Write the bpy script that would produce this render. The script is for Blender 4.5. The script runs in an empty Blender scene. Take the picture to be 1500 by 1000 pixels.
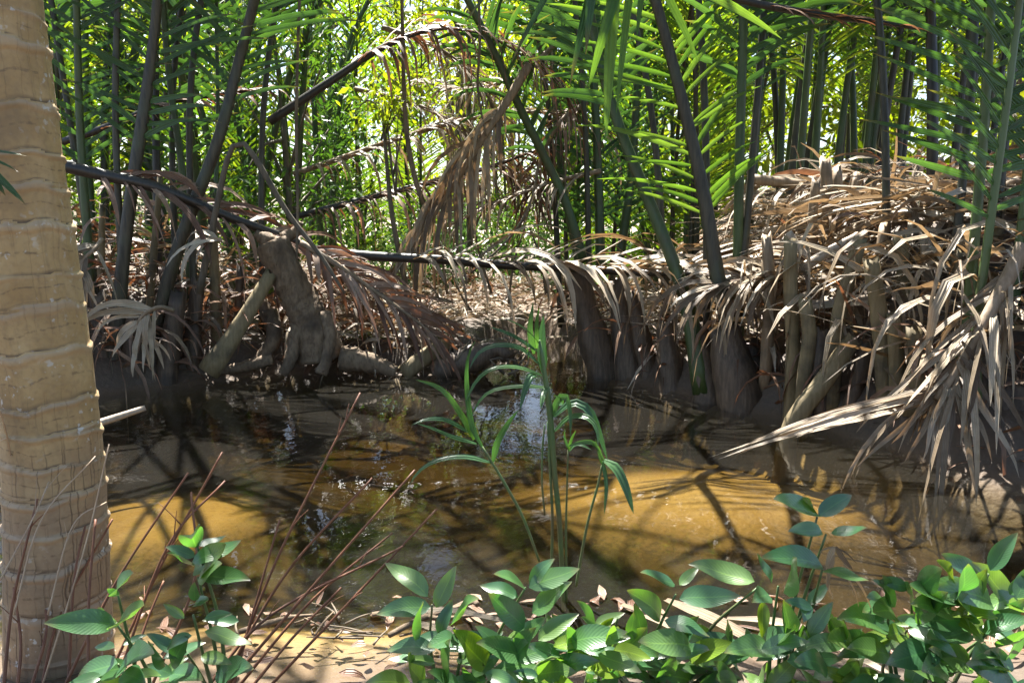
import bpy, math, random
import numpy as np
from math import radians, sin, cos, pi

# ------------------------------------------------------------------ camera, sky, sun, exposure
sc = bpy.context.scene
COL = sc.collection
CAM = np.array([0.0, 0.0, 1.5]); PITCH = radians(9.4); F = 1083.0      # photograph's pixels (1500 x 1000)
cam_d = bpy.data.cameras.new('camera'); cam = bpy.data.objects.new('camera', cam_d); COL.objects.link(cam)
cam_d.sensor_width = 36; cam_d.lens = F / 1500 * 36; cam_d.clip_start = .05; cam_d.clip_end = 1000
cam.location = CAM; cam.rotation_euler = (pi / 2 - PITCH, 0, 0); sc.camera = cam

SUN_EL, SUN_AZ = radians(63), radians(-22)       # azimuth measured from +Y towards +X
SUN = np.array([cos(SUN_EL) * sin(SUN_AZ), cos(SUN_EL) * cos(SUN_AZ), sin(SUN_EL)])
w = bpy.data.worlds.new('World'); sc.world = w; w.use_nodes = True
nt = w.node_tree; bg = nt.nodes['Background']
sky = nt.nodes.new('ShaderNodeTexSky'); sky.sky_type = 'NISHITA'; sky.sun_disc = False
sky.sun_elevation = SUN_EL; sky.sun_rotation = SUN_AZ; sky.air_density = 1.0; sky.dust_density = 2.0
nt.links.new(sky.outputs[0], bg.inputs[0]); bg.inputs[1].default_value = .06
sd = bpy.data.lights.new('sun', 'SUN'); sd.energy = 5.0; sd.angle = radians(.55); sd.color = (1, .96, .90)
so = bpy.data.objects.new('sun', sd); COL.objects.link(so)
from mathutils import Vector
so.rotation_euler = Vector(tuple(-SUN)).to_track_quat('-Z', 'Y').to_euler(); so.location = (-5, 15, 20)
sc.view_settings.view_transform = 'Standard'; sc.view_settings.look = 'None'
sc.view_settings.exposure = 2.4; sc.view_settings.gamma = 1
sc.render.engine = 'CYCLES'
cy = sc.cycles
cy.use_denoising = True; cy.max_bounces = 8; cy.diffuse_bounces = 3; cy.glossy_bounces = 3
cy.transmission_bounces = 4; cy.transparent_max_bounces = 12; cy.volume_bounces = 0
cy.caustics_reflective = False; cy.caustics_refractive = False; cy.sample_clamp_indirect = 6
cy.use_adaptive_sampling = True; cy.adaptive_threshold = .02

rng = np.random.default_rng(11); random.seed(11)
U = rng.uniform

# ------------------------------------------------------------------ helpers: places
FW = np.array([0, cos(PITCH), -sin(PITCH)]); UP = np.array([0, sin(PITCH), cos(PITCH)])
def ray(u, v): return np.array([(u - 750) / F, 0, 0]) + FW - UP * ((v - 500) / F)
def P(u, v, Y): r = ray(u, v); return CAM + r * (Y / r[1])
def G(u, v, z=0.0): r = ray(u, v); return CAM + r * ((z - CAM[2]) / r[2])
def PP(l): return np.array([P(*a) for a in l])
def project(p):
    d = np.asarray(p) - CAM; f = d @ FW
    return 750 + F * d[..., 0] / f, 500 - F * (d @ UP) / f, f
def inframe(p, m=30):
    u, v, f = project(p); return (f > .1) & (u > -m) & (u < 1500 + m) & (v > -m) & (v < 1000 + m)
def nrm(a): return a / np.maximum(np.linalg.norm(a, axis=-1, keepdims=True), 1e-9)
def spline(pts, n):
    p = np.asarray(pts, float)
    if len(p) == 2: p = np.array([p[0], (p[0] + p[1]) / 2, p[1]])
    k = len(p) - 1; q = np.vstack([2 * p[0] - p[1], p, 2 * p[-1] - p[-2]])
    out = []
    for s in np.linspace(0, k - 1e-6, max(n * 3, 40)):
        i = int(s); t = s - i; a, b, c, d = q[i:i + 4]
        out.append(.5 * (2 * b + (c - a) * t + (2 * a - 5 * b + 4 * c - d) * t * t + (3 * b - a - 3 * c + d) * t ** 3))
    out = np.array(out); L = np.r_[0, np.cumsum(np.linalg.norm(np.diff(out, axis=0), axis=1))]
    s = np.linspace(0, L[-1], n)
    return np.stack([np.interp(s, L, out[:, j]) for j in range(3)], 1), L[-1]

# sun flecks: openings in the roof of leaves (targets on the water / banks)
GAPS = [(G(1010, 710, -.28), .5), (G(910, 735, -.28), .38), (G(1120, 715, -.28), .42), (G(1220, 750, -.28), .4), (G(235, 745, -.28), .42), (G(1010, 640, -.28), .3), (G(1240, 770), .4), (G(520, 890), .3),
        (G(430, 870), .2), (G(1180, 900), .4), (G(1350, 860), .35), (P(1350, 570, 4.3), .35), (P(1000, 400, 6.5), .45), (P(1200, 360, 6), .3), (G(600, 545), .22),
        (P(700, 200, 8), .4), (P(850, 390, 7), .35), (P(480, 380, 7), .25), (G(1350, 760), .25), (P(1130, 390, 6), .35), (P(560, 170, 8), .5), (P(1200, 280, 7), .4), (P(1330, 400, 5.8), .35), (P(300, 320, 6.7), .25), (P(760, 390, 7), .3), (P(1060, 330, 6.3), .35), (P(1430, 470, 4.4), .3)]
# openings to the sky between the crowns, low over the far bank
WINDOWS = []
for u_, v_, an_ in ((402, 600, 1.3), (415, 640, 1.1), (390, 575, .9), (720, 600, 1.0), (775, 590, 1.6), (800, 640, 1.2), (745, 650, .9), (935, 610, .9), (960, 770, 1.2), (905, 560, .7), (560, 680, 1.0), (470, 760, 1.2), (250, 690, 1.0), (640, 830, 1.2), (330, 830, 1.2)):
    t_ = G(u_, v_); d_ = t_ - CAM; d_[2] *= -1; WINDOWS.append((t_, d_ / np.linalg.norm(d_), an_ * 1.5))
def in_gap(p):
    p = np.atleast_2d(p); m = np.zeros(len(p), bool)
    for c, dv, an in WINDOWS:
        q = p - c; ln = np.linalg.norm(q, axis=1); m |= (ln > 3.5) & ((q @ dv) / ln > cos(radians(an)))
    for c, r in GAPS:
        d = p - c; t = d @ SUN; q = d - t[:, None] * SUN
        m |= (np.linalg.norm(q, axis=1) < r) & (t > 1.2)
    return m

# ------------------------------------------------------------------ helpers: meshes
class Geo:
    def __init__(s): s.v = []; s.q = []; s.t = []; s.a = []; s.n = 0
    def add(s, v, q=None, t=None, a=None):
        v = np.asarray(v, float); s.v.append(v)
        if q is not None and len(q): s.q.append(np.asarray(q) + s.n)
        if t is not None and len(t): s.t.append(np.asarray(t) + s.n)
        s.a.append(np.zeros((len(v), 3)) if a is None else a); s.n += len(v)
    def build(s, name, mat, parent=None, origin=None, smooth=True):
        if not s.n: return None
        v = np.vstack(s.v); a = np.vstack(s.a)
        po = np.array(parent['_o']) if parent is not None else np.zeros(3)
        o_ = v[0] if origin is None else np.asarray(origin, float)
        me = bpy.data.meshes.new(name)
        me.vertices.add(len(v)); me.vertices.foreach_set('co', (v - o_).astype(np.float32).ravel())
        q = np.vstack(s.q) if s.q else np.zeros((0, 4), int); t = np.vstack(s.t) if s.t else np.zeros((0, 3), int)
        li = np.r_[q.ravel(), t.ravel()].astype(np.int32)
        st = np.r_[np.arange(len(q)) * 4, len(q) * 4 + np.arange(len(t)) * 3].astype(np.int32)
        me.loops.add(len(li)); me.loops.foreach_set('vertex_index', li)
        me.polygons.add(len(st)); me.polygons.foreach_set('loop_start', st)
        me.update(calc_edges=True)
        me.polygons.foreach_set('use_smooth', np.full(len(st), bool(smooth)))
        at = me.attributes.new('luv', 'FLOAT_VECTOR', 'POINT'); at.data.foreach_set('vector', a.astype(np.float32).ravel())
        me.materials.append(mat)
        o = bpy.data.objects.new(name, me); COL.objects.link(o)
        if parent is not None: o.parent = parent
        o.location = o_ - po; o['_o'] = list(map(float, o_))
        return o
def tag(o, label=None, cat=None, group=None, kind=None):
    if label: o['label'] = label
    if cat: o['category'] = cat
    if group: o['group'] = group
    if kind: o['kind'] = kind
    return o
def thing(name, loc, label, cat, group=None):
    o = bpy.data.objects.new(name, None); COL.objects.link(o); o.location = loc; o['_o'] = list(map(float, loc))
    o.empty_display_size = .2
    return tag(o, label, cat, group)

def tube(g, pts, rad, sides=8, n=None, rnd=None, flat=1.0, rough=0.0, cap=True, closed_tip=False):
    n = n or max(6, len(pts) * 3)
    p, L = spline(pts, n); r = np.interp(np.linspace(0, 1, n), np.linspace(0, 1, len(rad)), rad) if hasattr(rad, '__len__') else np.full(n, rad)
    T = nrm(np.gradient(p, axis=0)); N = np.zeros_like(T)
    ref = np.array([0, -1, .15]); x = nrm(ref - (ref @ T[0]) * T[0]); N[0] = x
    for i in range(1, n): x = nrm(x - (x @ T[i]) * T[i]); N[i] = x
    B = np.cross(T, N); th = np.arange(sides) / sides * 2 * pi
    rr = r[:, None] * (1 + (rough * U(-1, 1, (n, sides)) if rough else 0))
    v = p[:, None] + rr[..., None] * (np.cos(th)[None, :, None] * N[:, None] * flat + np.sin(th)[None, :, None] * B[:, None])
    i = np.arange(n - 1)[:, None] * sides; j = np.arange(sides)[None]; k = (j + 1) % sides
    q = np.stack([i + j, i + k, i + sides + k, i + sides + j], -1).reshape(-1, 4)
    rnd = U() if rnd is None else rnd
    a = np.zeros((n, sides, 3)); a[..., 0] = th / (2 * pi); a[..., 1] = np.linspace(0, L, n)[:, None]; a[..., 2] = rnd
    v = v.reshape(-1, 3); a = a.reshape(-1, 3); tr = []
    if cap:
        c0, c1 = len(v), len(v) + 1
        v = np.vstack([v, p[0], p[-1]]); a = np.vstack([a, [.5, 0, rnd], [.5, L, rnd]])
        for m in range(sides):
            tr += [(c0, (m + 1) % sides, m), (c1, (n - 1) * sides + m, (n - 1) * sides + (m + 1) % sides)]
    g.add(v, q, tr, a)
    return p, T, L

def blades(base, d, up, L, W, droop, twist=0, rnd=None, nseg=6, fold=.25, curl=0, wig=0, shape='strip', side=None):
    """N leaf blades at once: verts (N, (nseg+1)*3, 3), quads, attributes"""
    base = np.atleast_2d(base); N = len(base)
    f = lambda x: np.broadcast_to(np.asarray(x, float), (N,)).copy()
    L, W, droop, twist, curl, fold = f(L), f(W), f(droop), f(twist), f(curl), f(fold)
    rnd = U(0, 1, N) if rnd is None else f(rnd)
    d = nrm(np.broadcast_to(d, (N, 3)).astype(float)); up = np.broadcast_to(up, (N, 3)).astype(float)
    pos = base.astype(float).copy(); V = np.zeros((N, nseg + 1, 3, 3)); A = np.zeros((N, nseg + 1, 3, 3))
    ph = U(0, 6, N)
    for k in range(nseg + 1):
        t = k / nseg
        if shape == 'strip': ww = min(1, .35 + t * 5) * (1 - t ** 3.0) ** .8
        elif shape == 'oval': ww = (sin(pi * min(1, t ** .85)) ** .75) * (1 - .35 * t) + .02
        else: ww = sin(pi * t) ** .8 + .03
        if k == nseg: ww = .03
        sd_ = np.cross(d, up); sd_ = nrm(sd_); nn = np.cross(sd_, d)
        ang = twist * t
        s2 = sd_ * np.cos(ang)[:, None] + nn * np.sin(ang)[:, None]; n2 = np.cross(s2, d)
        wv = (W * ww / 2)[:, None]
        cf, sf = np.cos(fold * 1.2)[:, None], np.sin(fold * 1.2)[:, None]
        wob = (wig * W * np.sin(ph + 7 * t))[:, None] * n2
        V[:, k, 0] = pos - s2 * wv * cf + n2 * wv * sf + wob
        V[:, k, 1] = pos + wob
        V[:, k, 2] = pos + s2 * wv * cf + n2 * wv * sf + wob
        A[:, k, 0, 0], A[:, k, 1, 0], A[:, k, 2, 0] = -1, 0, 1
        A[:, k, :, 1] = t; A[:, k, :, 2] = rnd[:, None]
        pos = pos + d * (L / nseg)[:, None]
        d = d + np.array([0, 0, -1.0]) * (droop * (.3 + 1.4 * t) / nseg)[:, None] + nn * (curl / nseg)[:, None]
        d = nrm(d); up = nn
    i = np.arange(nseg)[:, None] * 3; j = np.arange(2)[None]
    q = np.stack([i + j, i + j + 1, i + 4 + j, i + 3 + j], -1).reshape(-1, 4)
    return V.reshape(N, -1, 3), q, A.reshape(N, -1, 3)
def join_blades(g, V, q, A):
    N, m, _ = V.shape
    g.add(V.reshape(-1, 3), (q[None] + (np.arange(N) * m)[:, None, None]).reshape(-1, 4), None, A.reshape(-1, 3))
def each_blade(V, q, A, name, mats, parent):
    for i in range(len(V)):
        g = Geo(); g.add(V[i], q, None, A[i])
        g.build(name, mats[i] if isinstance(mats, list) else mats, parent)

# ------------------------------------------------------------------ helpers: materials
def new_mat(name):
    m = bpy.data.materials.new(name); m.use_nodes = True; n = m.node_tree.nodes; n.clear()
    return m, n, m.node_tree.links, n.new('ShaderNodeOutputMaterial')
def nd(n, t, **kw):
    x = n.new('ShaderNode' + t)
    for k, v in kw.items():
        if k.startswith('i_'): x.inputs[k[2:].replace('_', ' ')].default_value = v
        else: setattr(x, k, v)
    return x
def ramp(n, cols, pos=None):
    r = n.new('ShaderNodeValToRGB'); e = r.color_ramp.elements
    pos = pos or list(np.linspace(0, 1, len(cols)))
    while len(e) < len(cols): e.new(.5)
    for k, (c, p) in enumerate(zip(cols, pos)): e[k].position = p; e[k].color = (*c, 1) if len(c) == 3 else c
    return r
def math_(n, l, op, a, b=None, c=None):
    m = n.new('ShaderNodeMath'); m.operation = op
    for k, x in enumerate((a, b, c)):
        if x is None: continue
        if isinstance(x, (int, float)): m.inputs[k].default_value = x
        else: l.new(x, m.inputs[k])
    return m.outputs[0]
def mixc(n, l, f, a, b, mode='MIX'):
    m = n.new('ShaderNodeMix'); m.data_type = 'RGBA'; m.blend_type = mode
    for s, x in ((0, f), (6, a), (7, b)):
        if isinstance(x, (int, float)): m.inputs[s].default_value = x
        elif isinstance(x, tuple): m.inputs[s].default_value = (*x, 1)
        else: l.new(x, m.inputs[s])
    return m.outputs[2]

def leaf_mat(name, cols, trans=.35, tcol=(1.25, 1.2, .5), rough=.38, spec=.5, ribs=0, veins=False, blotch=.35, tips=None):
    m, n, l, out = new_mat(name)
    at = nd(n, 'Attribute', attribute_name='luv'); sp = nd(n, 'SeparateXYZ'); l.new(at.outputs['Vector'], sp.inputs[0])
    r = ramp(n, cols); l.new(sp.outputs[2], r.inputs[0]); col = r.outputs[0]
    geo = nd(n, 'NewGeometry'); no = nd(n, 'TexNoise', i_Scale=14.0, i_Detail=3.0); l.new(geo.outputs['Position'], no.inputs['Vector'])
    dk = mixc(n, l, 1.0, col, (.55, .55, .5), 'MULTIPLY')
    f = math_(n, l, 'MULTIPLY', nd_ramp(n, l, no.outputs[0], .45, .7), blotch)
    col = mixc(n, l, f, col, dk)
    if tips:
        f = math_(n, l, 'MULTIPLY', nd_ramp(n, l, sp.outputs[1], .8, 1.0), .8)
        col = mixc(n, l, f, col, tips)
    bsdf = nd(n, 'BsdfPrincipled'); bsdf.inputs['Roughness'].default_value = rough; bsdf.inputs['Specular IOR Level'].default_value = spec
    if veins: bsdf.inputs['Coat Weight'].default_value = .35; bsdf.inputs['Coat Roughness'].default_value = .3
    hgt = None
    ab = math_(n, l, 'ABSOLUTE', sp.outputs[0])
    if ribs:
        wv = math_(n, l, 'SINE', math_(n, l, 'MULTIPLY', sp.outputs[0], float(ribs)))
        hgt = wv
        f = math_(n, l, 'MULTIPLY', math_(n, l, 'ADD', wv, 1.0), .16)
        col = mixc(n, l, f, col, mixc(n, l, 1.0, col, (.5, .47, .42), 'MULTIPLY'))
    if veins:
        x = math_(n, l, 'SUBTRACT', math_(n, l, 'MULTIPLY', sp.outputs[1], 46.0), math_(n, l, 'MULTIPLY', ab, 11.0))
        sn = math_(n, l, 'ABSOLUTE', math_(n, l, 'SINE', x)); hgt = sn
        vein = math_(n, l, 'LESS_THAN', sn, .14); mid = math_(n, l, 'LESS_THAN', ab, .06)
        vv = math_(n, l, 'MAXIMUM', math_(n, l, 'MULTIPLY', vein, .22), math_(n, l, 'MULTIPLY', mid, .6))
        col = mixc(n, l, vv, col, mixc(n, l, 1.0, col, (1.9, 1.7, 1.4), 'MULTIPLY'))
    l.new(col, bsdf.inputs['Base Color'])
    if hgt is not None:
        b = nd(n, 'Bump'); b.inputs['Strength'].default_value = .12 if veins else .4; b.inputs['Distance'].default_value = .004
        l.new(hgt, b.inputs['Height']); l.new(b.outputs[0], bsdf.inputs['Normal'])
    tr = nd(n, 'BsdfTranslucent'); l.new(mixc(n, l, 1.0, col, tcol, 'MULTIPLY'), tr.inputs[0])
    mx = nd(n, 'MixShader'); mx.inputs[0].default_value = trans
    l.new(bsdf.outputs[0], mx.inputs[1]); l.new(tr.outputs[0], mx.inputs[2]); l.new(mx.outputs[0], out.inputs[0])
    return m
def nd_ramp(n, l, src, a, b):
    m = n.new('ShaderNodeMapRange'); m.inputs[1].default_value = a; m.inputs[2].default_value = b; m.clamp = True
    l.new(src, m.inputs[0]); return m.outputs[0]

def stem_mat(name, c1, c2, c3, rough=.5, scale=9, bump=.3, stretch=.12):
    """fibrous stem: streaks along its length"""
    m, n, l, out = new_mat(name)
    at = nd(n, 'Attribute', attribute_name='luv'); sp = nd(n, 'SeparateXYZ'); l.new(at.outputs['Vector'], sp.inputs[0])
    geo = nd(n, 'NewGeometry')
    mp = nd(n, 'Mapping'); mp.inputs['Scale'].default_value = (1, 1, stretch); l.new(geo.outputs['Position'], mp.inputs[0])
    n1 = nd(n, 'TexNoise', i_Scale=float(scale * 5), i_Detail=4.0); l.new(mp.outputs[0], n1.inputs['Vector'])
    n2 = nd(n, 'TexNoise', i_Scale=float(scale * .5), i_Detail=5.0); l.new(geo.outputs['Position'], n2.inputs['Vector'])
    c = mixc(n, l, nd_ramp(n, l, n1.outputs[0], .35, .68), c1, c2)
    c = mixc(n, l, nd_ramp(n, l, n2.outputs[0], .5, .72), c, c3)
    b = nd(n, 'BsdfPrincipled'); b.inputs['Roughness'].default_value = rough; l.new(c, b.inputs['Base Color'])
    bp = nd(n, 'Bump'); bp.inputs['Strength'].default_value = bump; bp.inputs['Distance'].default_value = .01
    l.new(n1.outputs[0], bp.inputs['Height']); l.new(bp.outputs[0], b.inputs['Normal']); l.new(b.outputs[0], out.inputs[0])
    return m

M = {}
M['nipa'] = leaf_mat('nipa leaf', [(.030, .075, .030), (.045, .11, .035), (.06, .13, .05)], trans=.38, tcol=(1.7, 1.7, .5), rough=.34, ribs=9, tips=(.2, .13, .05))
M['nipa_lit'] = leaf_mat('sunlit nipa leaf', [(.06, .14, .03), (.085, .18, .035), (.11, .2, .05)], trans=.5, tcol=(2.4, 2.2, .6), rough=.36, ribs=9)  # brighter copy of the nipa leaf, sunlight put into its colour
M['nipa_far'] = leaf_mat('distant palm leaf', [(.035, .09, .02), (.06, .13, .025), (.11, .17, .03)], trans=.55, tcol=(3.0, 2.4, .4), rough=.4)
M['tree_far'] = leaf_mat('tree leaf', [(.06, .11, .015), (.09, .14, .02), (.14, .18, .03)], trans=.6, tcol=(2.6, 2.2, .3), rough=.4)
M['tree_dark'] = leaf_mat('dark tree leaf', [(.025, .07, .02), (.045, .10, .025), (.06, .12, .03)], trans=.45, tcol=(1.5, 1.6, .4), rough=.32)
M['bright'] = leaf_mat('bright leaf', [(.10, .17, .02), (.14, .20, .025), (.17, .22, .04)], trans=.55, tcol=(2.2, 2.0, .3), rough=.4)
M['under'] = leaf_mat('undergrowth leaf', [(.05, .11, .04), (.07, .14, .05), (.12, .18, .06)], trans=.4, tcol=(1.5, 1.5, .6), rough=.3)
M['shrub'] = leaf_mat('shrub leaf', [(.04, .12, .05), (.06, .15, .055), (.08, .18, .05), (.12, .2, .05)], trans=.34, tcol=(1.8, 2.0, .5), rough=.33, spec=1.0, veins=True, blotch=.4, tips=(.13, .11, .05))
M['shrub_y'] = leaf_mat('yellowing shrub leaf', [(.13, .23, .025), (.17, .27, .03)], trans=.45, tcol=(1.5, 1.4, .3), rough=.3, veins=True)
M['reed'] = leaf_mat('reed leaf', [(.045, .11, .055), (.06, .135, .06), (.08, .17, .055)], trans=.4, tcol=(1.5, 1.7, .5), rough=.3, ribs=7)
M['dry'] = leaf_mat('dry palm leaf', [(.12, .082, .05), (.23, .172, .108), (.35, .282, .19), (.44, .37, .275)], trans=.2, tcol=(1.2, .9, .6), rough=.5, ribs=12, blotch=.6)
M['dry_red'] = leaf_mat('red brown palm leaf', [(.11, .055, .032), (.18, .10, .06), (.27, .17, .11), (.36, .26, .19)], trans=.22, tcol=(1.3, .8, .5), rough=.45, ribs=12, blotch=.6)
M['dry_pale'] = leaf_mat('bleached palm leaf', [(.26, .195, .125), (.37, .295, .2), (.45, .375, .275), (.5, .435, .345)], trans=.15, tcol=(1.1, .9, .7), rough=.48, ribs=12, blotch=.5)
M['rachis_g'] = stem_mat('green leaf stalk', (.03, .06, .017), (.055, .09, .028), (.05, .05, .022), rough=.45)
M['rachis_l'] = stem_mat('light green leaf stalk', (.06, .10, .028), (.08, .12, .04), (.05, .06, .025), rough=.4)
M['rachis_d'] = stem_mat('dark leaf stalk', (.02, .018, .011), (.06, .052, .03), (.045, .055, .028), rough=.5)
M['rachis_b'] = stem_mat('black leaf stalk', (.012, .010, .009), (.03, .025, .02), (.02, .017, .014), rough=.4)
M['rachis_dry'] = stem_mat('dry leaf stalk', (.17, .12, .07), (.27, .2, .13), (.09, .07, .045), rough=.65)
M['rachis_pale'] = stem_mat('pale dry leaf stalk', (.33, .26, .19), (.43, .36, .28), (.22, .17, .11), rough=.6)
M['stub'] = stem_mat('old stalk stub', (.15, .115, .055), (.22, .17, .09), (.06, .05, .03), rough=.75, bump=.5)
M['stub_d'] = stem_mat('weathered stalk', (.07, .055, .035), (.11, .09, .06), (.04, .034, .022), rough=.7)
M['sheath'] = stem_mat('wet sheath', (.055, .038, .024), (.12, .085, .055), (.028, .02, .014), rough=.6, bump=.5)
M['bark'] = stem_mat('stump bark', (.11, .077, .047), (.20, .145, .09), (.045, .032, .021), rough=.85, bump=.9, stretch=.4, scale=7)
M['twig'] = stem_mat('twig', (.11, .085, .055), (.19, .15, .1), (.06, .045, .03), rough=.8)
M['redstick'] = stem_mat('red dry stem', (.14, .05, .024), (.2, .085, .04), (.09, .04, .022), rough=.6)
M['palestick'] = stem_mat('pale dry stem', (.36, .26, .17), (.43, .33, .23), (.22, .12, .07), rough=.6)
M['greenstem'] = stem_mat('green stem', (.06, .11, .035), (.09, .14, .05), (.10, .08, .04), rough=.45)
M['trunk_far'] = stem_mat('tree bark', (.09, .075, .05), (.14, .12, .09), (.05, .045, .03), rough=.85, bump=.5)

def ground_mat():
    m, n, l, out = new_mat('mud and sand')
    geo = nd(n, 'NewGeometry'); sp = nd(n, 'SeparateXYZ'); l.new(geo.outputs['Position'], sp.inputs[0])
    n1 = nd(n, 'TexNoise', i_Scale=2.2, i_Detail=6.0); l.new(geo.outputs['Position'], n1.inputs['Vector'])
    n2 = nd(n, 'TexNoise', i_Scale=30.0, i_Detail=6.0); l.new(geo.outputs['Position'], n2.inputs['Vector'])
    sand = mixc(n, l, nd_ramp(n, l, n1.outputs[0], .35, .65), (.34, .24, .13), (.46, .34, .19))
    sand = mixc(n, l, math_(n, l, 'MULTIPLY', nd_ramp(n, l, n2.outputs[0], .5, .8), .6), sand, (.2, .12, .06))
    mud = mixc(n, l, n2.outputs[0], (.05, .036, .024), (.11, .08, .055))
    at = nd(n, 'Attribute', attribute_name='luv'); sx = nd(n, 'SeparateXYZ'); l.new(at.outputs['Vector'], sx.inputs[0])
    sun_sandf = nd_ramp(n, l, math_(n, l, 'ADD', sx.outputs[0], math_(n, l, 'MULTIPLY', math_(n, l, 'SUBTRACT', n2.outputs[0], .5), .7)), .25, .9)
    sand = mixc(n, l, sun_sandf, (.062, .043, .026), sand)  # bed colour carries the sun patches as pale sand, dark silt around them
    sand = mixc(n, l, math_(n, l, 'MULTIPLY', nd_ramp(n, l, sp.outputs[2], -.2, -.05), .8), sand, (.10, .062, .033))
    mud = mixc(n, l, n2.outputs[0], (.05, .036, .024), (.11, .08, .055))
    wh = math_(n, l, 'ADD', sp.outputs[2], math_(n, l, 'MULTIPLY', n1.outputs[0], .06))
    c = mixc(n, l, nd_ramp(n, l, wh, .03, .10), sand, mud)
    farl = mixc(n, l, nd_ramp(n, l, n2.outputs[0], .4, .65), (.14, .09, .055), (.34, .25, .18))
    c = mixc(n, l, nd_ramp(n, l, sp.outputs[1], 8.6, 9.6), c, farl)
    b = nd(n, 'BsdfPrincipled'); b.inputs['Roughness'].default_value = .7; l.new(c, b.inputs['Base Color'])
    bp = nd(n, 'Bump'); bp.inputs['Strength'].default_value = .5; bp.inputs['Distance'].default_value = .02
    l.new(n2.outputs[0], bp.inputs['Height']); l.new(bp.outputs[0], b.inputs['Normal']); l.new(b.outputs[0], out.inputs[0])
    return m
def water_mat():
    m, n, l, out = new_mat('pond water')
    geo = nd(n, 'NewGeometry')
    mp = nd(n, 'Mapping'); mp.inputs['Scale'].default_value = (1.0, .75, 1); l.new(geo.outputs['Position'], mp.inputs[0])
    n1 = nd(n, 'TexNoise', i_Scale=30.0, i_Detail=1.5); l.new(mp.outputs[0], n1.inputs['Vector'])
    n2 = nd(n, 'TexNoise', i_Scale=5.0, i_Detail=2.0); l.new(mp.outputs[0], n2.inputs['Vector'])
    n3 = nd(n, 'TexNoise', i_Scale=.55, i_Detail=1.0); l.new(geo.outputs['Position'], n3.inputs['Vector'])
    calm = nd_ramp(n, l, n3.outputs[0], .42, .62)
    h = math_(n, l, 'ADD', math_(n, l, 'MULTIPLY', n1.outputs[0], math_(n, l, 'ADD', math_(n, l, 'MULTIPLY', calm, .055), .008)), math_(n, l, 'MULTIPLY', n2.outputs[0], .11))
    bp = nd(n, 'Bump'); bp.inputs['Strength'].default_value = .8; bp.inputs['Distance'].default_value = .03; l.new(h, bp.inputs['Height'])
    dt = nd(n, 'VectorMath', operation='DOT_PRODUCT'); l.new(bp.outputs[0], dt.inputs[0]); l.new(geo.outputs['Incoming'], dt.inputs[1])
    om = math_(n, l, 'SUBTRACT', 1.0, math_(n, l, 'MINIMUM', math_(n, l, 'ABSOLUTE', dt.outputs['Value']), 1.0))
    fres = math_(n, l, 'ADD', math_(n, l, 'MULTIPLY', math_(n, l, 'POWER', om, 5.0), .98), .02)
    tr = nd(n, 'BsdfTransparent'); df = nd(n, 'BsdfDiffuse'); df.inputs[0].default_value = (.46, .42, .34, 1)
    mx = nd(n, 'MixShader'); mx.inputs[0].default_value = .016; l.new(tr.outputs[0], mx.inputs[1]); l.new(df.outputs[0], mx.inputs[2])
    gl = nd(n, 'BsdfGlossy'); gl.inputs['Roughness'].default_value = .0; l.new(bp.outputs[0], gl.inputs['Normal'])
    m2 = nd(n, 'MixShader'); l.new(fres, m2.inputs[0]); l.new(mx.outputs[0], m2.inputs[1]); l.new(gl.outputs[0], m2.inputs[2])
    l.new(m2.outputs[0], out.inputs[0])
    va = nd(n, 'VolumeAbsorption'); va.inputs['Color'].default_value = (.50, .42, .08, 1); va.inputs['Density'].default_value = 2.2
    l.new(va.outputs[0], out.inputs[1])
    return m
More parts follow.
